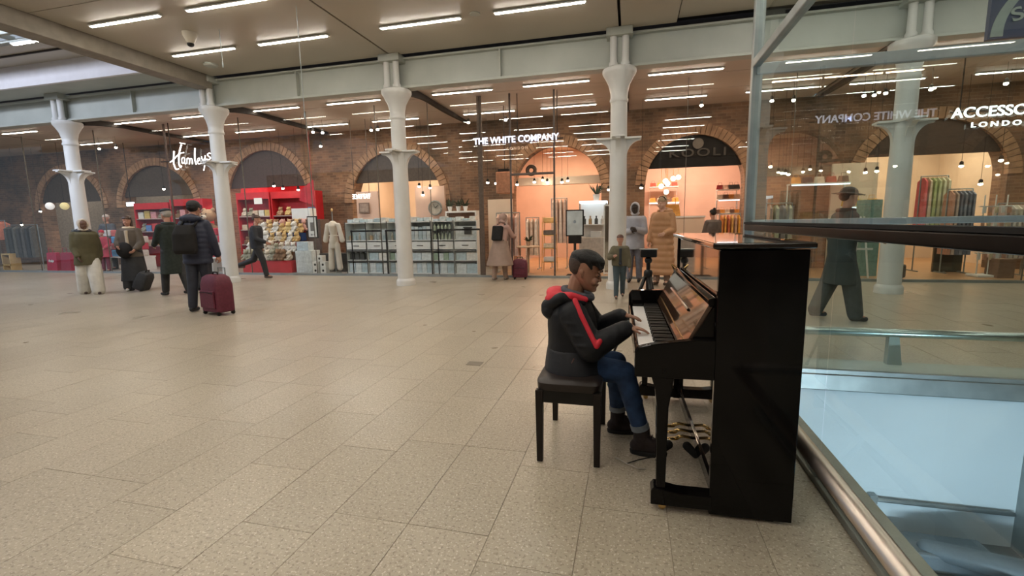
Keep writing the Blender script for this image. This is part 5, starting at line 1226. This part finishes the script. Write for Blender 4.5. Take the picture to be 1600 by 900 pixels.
# piles of red and blue toys behind the walkers
cc = [((.5, .02, .04), 'red'), ((.12, .35, .60), 'light blue'), ((.62, .55, .5), 'white'), ((.55, .12, .10), 'coral')]
for si, (p0, p1, rows, Y, lab) in enumerate(((152, 192, 4, 12.0, 'behind the walker in the olive coat'), (196, 214, 3, 12.0, 'left of the woman in the skirt'), (322, 344, 4, 11.8, 'left of the second column foot'))):
    xa = X(p0, Y); xb = X(p1, Y); n = 3 if si == 0 else 2
    t = thing('display_table', 'white stepped toy table '+lab, 'table', (xa, Y, F0)); MB().box(0, xb-xa, 0, .5, .42, .46).build('top', M['white'], t)
    for sx in (.03, xb-xa-.03): MB().box(sx-.025, sx+.025, .02, .48, 0, .42).build('trestle', M['white'], t)
    for r_ in range(rows):
        for k in range(n):
            c_, nm = cc[(r_*2+k+si) % 4] if si != 2 else cc[(0, 3, 2, 0)[(r_+k) % 4]]
            one('toy_pack', f'{nm} toy pack, {ORD[k]} in layer {["one", "two", "three", "four"][r_]}, {lab}', 'toy pack', MB().box(0, (xb-xa)/n*.9, 0, .26, 0, .22), cm(*c_), (xa+k*(xb-xa)/n, Y+.05+.02*r_, F0+.46+.225*r_), 'toy packs '+lab, bevel=.03)
# far-left shop: red carrier bags, rails, table, globes
for k, (px, py, c_) in enumerate(((73, 424, (.42, .01, .05)), (95, 424, (.30, .01, .04)))):
    x_ = X(px, 11.7); t = thing('carrier_bag', ['large red carrier bag with pale script on the floor behind the far left glass', 'dark red carrier bag right of the one with script'][k], 'bag', (x_, 11.75, F0))
    bm_ = mat('bag_red_%d' % k, c_, .5); MB().add([(-.24, -.1, 0), (.24, -.1, 0), (.24, .1, 0), (-.24, .1, 0), (-.22, -.06, .62), (.22, -.06, .62), (.22, .06, .62), (-.22, .06, .62)], [(3, 2, 1, 0), (4, 5, 6, 7), (0, 1, 5, 4), (1, 2, 6, 5), (2, 3, 7, 6), (3, 0, 4, 7)]).build('body', bm_, t, bevel=.01)
    MB().tube([(-.1, -.06, .6), (-.08, -.06, .78), (.08, -.06, .78), (.1, -.06, .6)], .008, 6).build('handle', bm_, t)
    if k == 0: o = text_mesh('lettering', 'Hamleys', .12, M['white'], t, .002, .004, width=.26, shear=.4); o.location = (-.13, -.092, .30); o.rotation_euler = (math.radians(-4), 0, 0)
def rail(label, px0, px1, pyt, Y, cols, grp, L_=.9, gl='coat'):
    xa = X(px0, Y); xb = X(px1, Y); zt_ = at(px0, pyt, Y).z-F0; t = thing('clothes_rail', label, 'clothes rail', (xa, Y, F0)); W_ = xb-xa
    MB().tube([(0, 0, zt_), (W_, 0, zt_)], .013, 8).build('bar', M['sgrey'], t)
    for sx in (0, W_): MB().tube([(sx, 0, .02), (sx, 0, zt_)], .014, 8).build('post', M['sgrey'], t); MB().box(sx-.02, sx+.02, -.22, .22, 0, .025).build('foot', M['sgrey'], t)
    n = len(cols)
    for k, c_ in enumerate(cols):
        x_ = xa+W_*(k+.5)/n; dx = W_/n*.42; q = MB()
        q.add([(-dx*.5, -.18, 0), (dx*.5, -.18, 0), (dx*.6, .18, 0), (-dx*.6, .18, 0), (-dx, -.17, -.06-L_), (dx, -.17, -.06-L_), (dx, .19, -.06-L_), (-dx, .19, -.06-L_), (-dx*.3, -.05, .09), (dx*.3, -.05, .09), (dx*.3, .05, .09), (-dx*.3, .05, .09)],
              [(4, 5, 6, 7), (0, 4, 5, 1)[::-1], (1, 5, 6, 2)[::-1], (2, 6, 7, 3)[::-1], (3, 7, 4, 0)[::-1], (8, 9, 10, 11), (0, 1, 9, 8), (1, 2, 10, 9), (2, 3, 11, 10), (3, 0, 8, 11)])
        m_ = cm(*c_, .9) if not isinstance(c_, str) else M[c_]
        o = one('hanging_garment', f'{gl}, {ORD[k]} from the left on the rail {grp}', 'garment', q, m_, (x_, Y, F0+zt_-.13), 'garments on the rail '+grp)
        MB().tube([(0, 0, .09), (0, 0, .118), (0, .014, .13), (0, .014, .145)], .004, 5).build('hanger_hook', M['sgrey'], o)
    return t
rail('dark clothes rail behind the far left glass', 12, 58, 352, 11.9, [(.08, .08, .07), (.05, .05, .045), (.12, .11, .09), (.06, .055, .05), (.10, .09, .08), (.04, .04, .04), (.09, .08, .065)], 'at the far left', .95)
rail('rail with one bright coral garment at the left edge', -20, 8, 345, 11.9, [(.10, .09, .08), (.6, .16, .10), (.62, .2, .12)], 'at the left edge', .5)
t = thing('wooden_table', 'low pale wooden table at the left edge behind the glass', 'table', (X(-4, 11.6), 11.55, F0)); MB().box(0, .42, 0, .3, .55, .60).build('top', M['gold'], t); MB().box(0, .42, 0, .3, .18, .22).build('lower_shelf', M['gold'], t)
for sx in (.02, .40): MB().box(sx-.018, sx+.018, .0, .3, 0, .55).build('leg', M['gold'], t)
for k, px in enumerate((78, 101)):
    p = at(px, 322, 12.4); t = thing('globe_lamp', ['white globe lamp hanging over the far left display', 'yellowish globe lamp right of the white one'][k], 'lamp', p); gm = mat('globe_%d' % k, ((.75, .72, .70), (.60, .50, .24))[k], emit=.55)
    MB().ell((0, 0, 0), (.13, .13, .13), 16, 10).build('globe', gm, t, smooth=True); MB().tube([(0, 0, .12), (0, 0, 4.42-p.z)], .006, 5).build('cord', M['blackm'], t)
p = at(203, 319, 13.2); t = thing('screen', 'small bright white screen hanging left of the red toy shelves', 'screen', p); MB().box(-.17, .17, 0, .04, -.07, .07).build('panel', M['lightbox'], t); MB().tube([(0, .03, .07), (0, .03, 4.42-p.z)], .01, 6).build('hanger', M['blackm'], t)

# ---- entrance of the white shop
rail('rail of pink and blush garments in the shop entrance', 776, 812, 333, 12.2, [(.62, .42, .34), (.60, .38, .30), (.66, .50, .42), (.5, .30, .24), (.64, .44, .36)], 'in the entrance', .95, 'blush garment')
rail('rail of cream garments deeper inside the entrance', 822, 842, 340, 13.4, [(.66, .56, .46), (.6, .48, .38), (.68, .6, .5)], 'deeper in the entrance', .9, 'cream garment')
rail('tall rail of pale garments right of the doorway post', 862, 886, 310, 13.7, [(.66, .52, .42), (.58, .42, .34), (.68, .58, .5), (.55, .42, .36)], 'right of the doorway post', 1.1, 'pale dress')
p0 = at(846, 345, 12.6); t = thing('gilt_shelf_rack', 'gilt open rack with folded linen in the doorway', 'rack', (p0.x, 12.6, F0)); W_ = at(868, 345, 12.6).x-p0.x; ht = p0.z
for sx in (0, W_): 
    for sy in (0, .3): MB().tube([(sx, sy, 0), (sx*.8+W_*.1, sy, ht+.1)], .012, 6).build('post', M['gold'], t)
for z in (.25, .62, .98, 1.32): MB().box(0, W_, 0, .3, z, z+.02).build('shelf', M['gold'], t)
for k, z in enumerate((.27, .64, 1.0, 1.34)): 
    if z+.1 < ht+.2: one('folded_linen', f'folded cream linen on the {["lowest", "second", "third", "top"][k]} tier of the gilt rack', 'linen', MB().box(.04, W_-.04, .04, .26, 0, .13), (M['white'], cm(.7, .6, .45), cm(.15, .12, .1), M['gold'])[k], (p0.x, 12.6, F0+z+.001), 'linen on the gilt rack', bevel=.02)
t = thing('round_table', 'small round pale table with greenery beside the gilt rack', 'table', (at(828, 400, 12.2).x, 12.0, F0)); MB().lathe([(.30, .70), (.31, .71), (.31, .73), (.30, .74)], 24).build('top', cm(.5, .36, .24), t); MB().lathe([(.16, 0), (.03, .03), (.03, .70)], 14).build('pedestal', cm(.4, .28, .18), t)
plant('low bowl of greenery on the small round table', at(828, 400, 12.2).x, 12.0, F0+.741, .8, cm(.45, .3, .2), seed=14)
a = at(796, 298, 12.4); t = thing('wicker_lantern', 'copper toned hanging box lantern above the blush garments', 'lamp', (at(789, 286, 12.4).x, 12.4, at(789, 286, 12.4).z)); MB().box(-.2, .2, -.2, .2, -.28, .28).build('shade', cm(.50, .22, .12), t, bevel=.02); MB().box(-.15, .15, -.15, .15, .28, .36).build('cap', M['blackm'], t); MB().tube([(0, 0, .36), (0, 0, 4.42-at(789, 286, 12.4).z)], .01, 6).build('cord', M['blackm'], t)
one('lintel', 'pale lintel beam across the entrance arch', 'beam', MB().box(-1.3, 1.3, 0, .2, -.12, .12), M['cream'], (-2.16, 14.52, at(870, 282, 14.5).z))
p = at(832, 262, 14.6); one('wall_wreath', 'dark round wreath high in the entrance arch', 'wreath', MB().tube([(.12*math.cos(PI*k/8), 0, .12*math.sin(PI*k/8)) for k in range(17)], .06, 8), cm(.06, .04, .03), (p.x, 14.4, p.z-.1), smooth=True)
# lit glass cabinet
a = at(905, 318, 12.6); b = at(948, 318, 12.6); W_ = b.x-a.x; t = thing('lit_cabinet', 'brightly lit white display cabinet behind the framed notice', 'cabinet', (a.x, 12.6, F0)); H_ = a.z-F0
MB().box(0, W_, 0, .5, 0, .92).build('counter', cm(.50, .46, .42), t, bevel=.01); MB().box(0, W_, .44, .5, .92, H_).build('back', M['white'], t); MB().box(0, W_, 0, .5, H_, H_+.06).build('canopy', M['lightbox'], t)
for sx in (0, W_-.03): MB().box(sx, sx+.03, 0, .03, .92, H_).build('post', M['sgrey'], t)
MB().box(.03, W_-.03, .03, .44, 1.25, 1.27).build('shelf', M['white'], t)
for k in range(4): one('perfume_bottle', f'dark bottle, {ORD[k]} from the left inside the lit cabinet', 'bottle', bottle(.22, .045), (drk, cm(.4, .25, .12), drk, cm(.6, .55, .5))[k], (a.x+.12+k*(W_-.24)/3, 12.78, F0+1.271), 'bottles in the lit cabinet', smooth='auto')
one('gift_box', 'white gift box on the counter of the lit cabinet', 'box', MB().box(-.14, .14, -.1, .1, 0, .16), M['white'], (a.x+W_*.6, 12.8, F0+.921), bevel=.01)
plant('leafy spray on top of the lit cabinet', a.x+W_*.6, 12.85, F0+H_+.061, 1.2, cm(.4, .35, .3), seed=22)
t = thing('standing_mirror', 'tall white framed mirror standing left of the fourth column', 'mirror', (X(951, 12.0), 12.0, F0)); 
for x0_, x1_, z0_, z1_ in ((-.12, -.09, 0, 1.75), (.09, .12, 0, 1.75), (-.09, .09, 1.72, 1.75), (-.09, .09, .02, .05)): MB().box(x0_, x1_, 0, .03, z0_, z1_).build('frame', M['white'], t)
MB().box(-.09, .09, .01, .02, .05, 1.72).build('mirror_glass', mat('mirror', (.6, .55, .5), .05, 1.0), t)

# ---- bag shop (arch behind the blonde woman)
def bag(x, y, z, s, c_, label, grp):
    t = thing('handbag', label, 'handbag', (x, y, z), 0, grp); m_ = cm(*c_, .5)
    MB().add([(-.17*s, -.06*s, 0), (.17*s, -.06*s, 0), (.17*s, .06*s, 0), (-.17*s, .06*s, 0), (-.14*s, -.03*s, .22*s), (.14*s, -.03*s, .22*s), (.14*s, .03*s, .22*s), (-.14*s, .03*s, .22*s)], [(3, 2, 1, 0), (4, 5, 6, 7), (0, 1, 5, 4), (1, 2, 6, 5), (2, 3, 7, 6), (3, 0, 4, 7)]).build('body', m_, t, bevel=.008*s)
    MB().tube([(-.08*s, 0, .21*s), (-.07*s, 0, .33*s), (.07*s, 0, .33*s), (.08*s, 0, .21*s)], .008*s, 6).build('handle', m_, t)
def wallshelf(px0, px1, py, Y, label, lit=True):
    a = at(px0, py, Y); b = at(px1, py, Y); t = thing('wall_shelf', label, 'shelf', (a.x, Y, a.z)); W_ = b.x-a.x
    MB().box(0, W_, 0, .35, -.03, 0).build('board', M['white'], t)
    if lit: MB().box(.02, W_-.02, .0, .02, -.06, -.03).build('light_strip', M['lightbox'], t)
    for sx in (.01, W_-.03): MB().box(sx, sx+.02, .30, .35, -.03-a.z+F0, -.03).build('upright', M['white'], t)
    return a, W_
cols_ = [(.6, .25, .04), (.05, .04, .04), (.62, .5, .38), (.35, .06, .03), (.15, .08, .05), (.65, .34, .06)]
for si, (p0, p1, py, Y, lab) in enumerate(((1014, 1062, 316, 16.5, 'lit shelf with handbags on the left of the bag shop'), (1122, 1156, 296, 15.5, 'upper shelf of dark bags on the right of the bag shop'), (1122, 1157, 311, 15.5, 'lit middle shelf on the right of the bag shop'), (1015, 1060, 292, 17.1, 'high shelf with pale bags at the back of the bag shop'), (1118, 1157, 334, 15.2, 'low shelf with coats of bags on the right of the bag shop'))):
    a, W_ = wallshelf(p0, p1, py, Y, lab, si in (0, 2))
    n = 4 if si != 4 else 5
    for k in range(n): bag(a.x+W_*(k+.5)/n, Y+.15, a.z+.001, .62 if si != 4 else .55, ((cols_[(k*2+si) % 6]) if si != 1 else ((.25, .02, .02), (.6, .4, .3), (.03, .03, .03), (.02, .02, .02))[k]), f'small handbag, {ORD[k]} from the left on the {lab.split(" ")[0]} {["left", "upper right", "middle right", "back", "low right"][si]} shelf', 'handbags in the bag shop')
bag(at(1048, 345, 15.0).x, 15.0, at(1048, 338, 15.0).z, 1.6, (.62, .30, .05), 'large ochre tote bag standing on the counter behind the blonde woman', 'handbags in the bag shop')
t = thing('shop_counter', 'white shop counter behind the blonde woman and the piano', 'counter', (at(1018, 340, 14.8).x, 14.75, F0)); W_ = at(1100, 340, 14.8).x-at(1018, 340, 14.8).x; zc = at(1048, 338, 15.0).z-F0-.001; MB().box(0, W_, 0, .6, 0, zc-.05).build('body', M['cream'], t); MB().box(-.03, W_+.03, -.03, .63, zc-.05, zc).build('top', M['white'], t)
rail('rail of orange and ochre clothes at the right of the bag shop', 1124, 1156, 334, 13.6, [(.6, .20, .04), (.62, .30, .05), (.5, .12, .04), (.64, .34, .08), (.5, .3, .2), (.62, .28, .03)], 'in the bag shop', .8, 'orange garment')
# lamp cluster
for k, (px, py) in enumerate(((1040, 283), (1033, 291), (1043, 287), (1052, 279), (1041, 300), (1060, 277))):
    p = at(px, py, 15.2+.1*k); t = thing('pendant_globe', f'small glowing globe of the lamp cluster in the bag shop, {ORD[k]} in line', 'lamp', p, 0, 'pendant globes in the bag shop'); MB().ell((0, 0, 0), (.075, .075, .075), 12, 8).build('globe', mat('warm_globe', (1, .85, .62), emit=7) if k == 0 else bpy.data.materials['warm_globe'], t, smooth=True); MB().tube([(0, 0, .07), (0, 0, 3.93-p.z)], .006, 5).build('cord', M['gold'], t)

# ---- shops seen through the green glass
rail('rail of pale green and cream clothes right of the fifth column', 1432, 1474, 276, 13.4, [(.62, .12, .12), (.62, .5, .36), (.42, .48, .22), (.5, .52, .30), (.60, .58, .40), (.64, .58, .42)], 'right of the fifth column', 1.1, 'pale garment')
rail('rail of long patterned blue-grey dresses under the serif sign', 1476, 1514, 296, 13.0, [(.50, .25, .16), (.46, .34, .28), 'pattern1', 'pattern2', 'pattern1', 'pattern2'] if 0 else [(.50, .25, .16), (.44, .34, .28), (.13, .14, .18), (.20, .21, .25), (.12, .13, .17), (.17, .18, .22)], 'under the serif sign', 1.3, 'long dress')
rail('rail of faded garments left of the person in the wide hat', 1196, 1236, 318, 12.3, [(.40, .30, .24), (.5, .46, .3), (.28, .22, .2), (.55, .5, .36)], 'left of the wide hat', .9, 'faded garment')
rail('rail of pale scarves at the far right edge', 1556, 1604, 318, 12.6, [(.62, .46, .42), (.55, .42, .36), (.6, .56, .5), (.66, .6, .5), (.5, .4, .36), (.6, .5, .46)], 'at the far right edge', 1.0, 'pale scarf')
a, W_ = wallshelf(1236, 1330, 287, 13.2, 'lit shelf high above the person in the wide hat')
for k in range(5): bag(a.x+W_*(k+.5)/5, 13.32, a.z+.001, .7, cols_[k], f'bag, {ORD[k]} from the left on the lit shelf above the wide hat', 'bags on the lit shelf')
a, W_ = wallshelf(1322, 1372, 322, 13.0, 'shelf of bright yellow bags left of the fifth column')
for k in range(4): bag(a.x+W_*(k+.5)/4, 13.15, a.z+.001, .75, ((.65, .35, .04), (.66, .40, .05), (.6, .5, .3), (.65, .33, .03))[k], f'yellow bag, {ORD[k]} from the left beside the fifth column', 'yellow bags')
floorbox('partition', 'tall cream partition lit from above left of the fifth column', 'partition', 1302, 1374, 256, 13.6, .08, M['cream'])
floorbox('display_box', 'teal green display crate left of the fifth column', 'crate', 1352, 1380, 312, 12.2, .4, cm(.20, .34, .30))
t = thing('easel_board', 'white easel standing left of the foot of the fifth column', 'easel', (X(1352, 11.75), 11.8, F0))
for s in (-1, 1): MB().tube([(s*.16, 0, 0), (s*.03, .1, 1.35)], .02, 8).build('leg', M['white'], t)
MB().tube([(0, .45, 0), (0, .12, 1.3)], .018, 8).build('rear_leg', M['white'], t); MB().box(-.2, .2, -.02, .02, .62, .66).build('ledge', M['white'], t)
floorbox('stool', 'dark round-edged stool right of the fifth column', 'stool', 1397, 1418, 413, 11.9, .34, cm(.08, .07, .06), bevel=.04)
floorbox('mirror_panel', 'dark framed mirror panel leaning at the back under the patterned dresses', 'mirror', 1462, 1508, 372, 13.2, .06, mat('dark_mirror', (.12, .12, .10), .15, .8))
t = thing('earring_rack', 'white wire display rack with small goods at the far right', 'display rack', (X(1552, 12.3), 12.3, F0))
MB().box(-.28, .28, -.2, .2, .0, .05).build('base', M['white'], t, bevel=.01)
for s in (-.2, 0, .2): MB().tube([(s, 0, .05), (s, 0, 1.75)], .012, 6).build('upright', M['white'], t)
for z in (.5, .85, 1.2, 1.5): MB().box(-.28, .28, -.03, .03, z, z+.02).build('cross_bar', M['white'], t)
for k in range(20): one('trinket', f'small pale trinket hanging in row {["one", "two", "three", "four"][k//5]}, {ORD[k % 5]} from the left on the white wire rack', 'trinket', MB().box(-.03, .03, -.012, .012, -.13, 0), (M['white'], cm(.55, .3, .2), cm(.6, .5, .35))[k % 3], (X(1552, 12.3)-.22+.11*(k % 5), 12.25, F0+(.5, .85, 1.2, 1.5)[k//5]), 'trinkets on the wire rack')
floorbox('brick_counter', 'low brown counter beside the white wire rack', 'counter', 1562, 1588, 405, 12.0, .4, cm(.20, .12, .08))

# ---- spotlights on the rear ceiling and in the shops
sp = thing('spotlight', 'x', 'spotlight', (0, 0, 0), group='small ceiling spotlights'); MB().lathe([(.032, .0), (.038, .07), (.02, .10)], 12).build('housing', M['blackm'], sp); MB().ell((0, 0, -.01), (.042, .042, .03), 10, 6).build('bulb', M['bulb'], sp, smooth=True); MB().tube([(0, 0, 0), (0, 0, 1)], .004, 5).build('stem', M['blackm'], sp, loc=(0, 0, .10))
spots = [(155, 232, 12.2), (181, 230, 12.2), (63, 330, 13), (34, 351, 12.6), (256, 295, 13.3), (428, 290, 13.0), (442, 294, 13.0), (466, 296, 13.0), (480, 293, 13.0), (489, 206, 12.3), (504, 207, 12.3), (501, 228, 13), (580, 203, 12.6), (590, 202, 12.6), (655, 291, 13), (672, 293, 13), (661, 304, 13.2),
         (732, 191, 12.4), (790, 187, 12.3), (762, 285, 13), (775, 286, 13), (808, 288, 13.5), (835, 284, 14.2), (848, 281, 14.2), (855, 284, 14.4), (861, 287, 14.6), (878, 284, 14.2), (887, 282, 14.2), (937, 296, 13.6), (951, 296, 13.6), (1096, 164, 12.2), (1002, 293, 12.8),
         (1185, 158, 12.2), (1206, 157, 12.2), (1240, 156, 12.2), (1350, 149, 12.3), (1366, 148, 12.3), (1384, 145, 12.3), (1455, 139, 12.2), (1572, 130, 12.2), (1204, 260, 13), (1222, 270, 13), (1232, 272, 13.2), (1352, 269, 13), (1370, 267, 13), (1502, 259, 13), (1532, 287, 12.8), (1564, 250, 12.8)]
for k, (px, py, Y) in enumerate(spots):
    p = at(px, py, Y); o = sp if k == 0 else dup(sp, p); o.location = p; side = 'left of the second column' if px < 330 else 'between the second and third columns' if px < 620 else 'between the third and fourth columns' if px < 960 else 'between the fourth column and the green glass' if px < 1165 else 'seen through the green glass'
    n_ = sum(1 for s in spots[:k] if (s[0] < 330) == (px < 330) and (330 <= s[0] < 620) == (330 <= px < 620) and (620 <= s[0] < 960) == (620 <= px < 960) and (960 <= s[0] < 1165) == (960 <= px < 1165) and (s[0] >= 1165) == (px >= 1165))
    o['label'] = f'small bright spotlight {side}, {ORD[n_] if n_ < 16 else "last"} from the left' if n_ < 16 else f'small bright spotlight {side}'
    st_ = [c for c in o.children if c.name.startswith('stem')][0]; st_.scale = (1, 1, max(.02, (4.42 if Y < 14 else 3.95)-p.z-.10))
# ---- keep labels short
for o in list(SC.objects):
    l = o.get('label')
    if l and len(l.split()) > 14:
        for a, b in ((' from the left', ' from left'), (' on the ', ' on '), (' of the ', ' of '), (' in the ', ' in '), (' and pink jumper', ''), (' at the top edge of view', ' at top edge of view')):
            if len(l.split()) > 14: l = l.replace(a, b)
        o['label'] = l
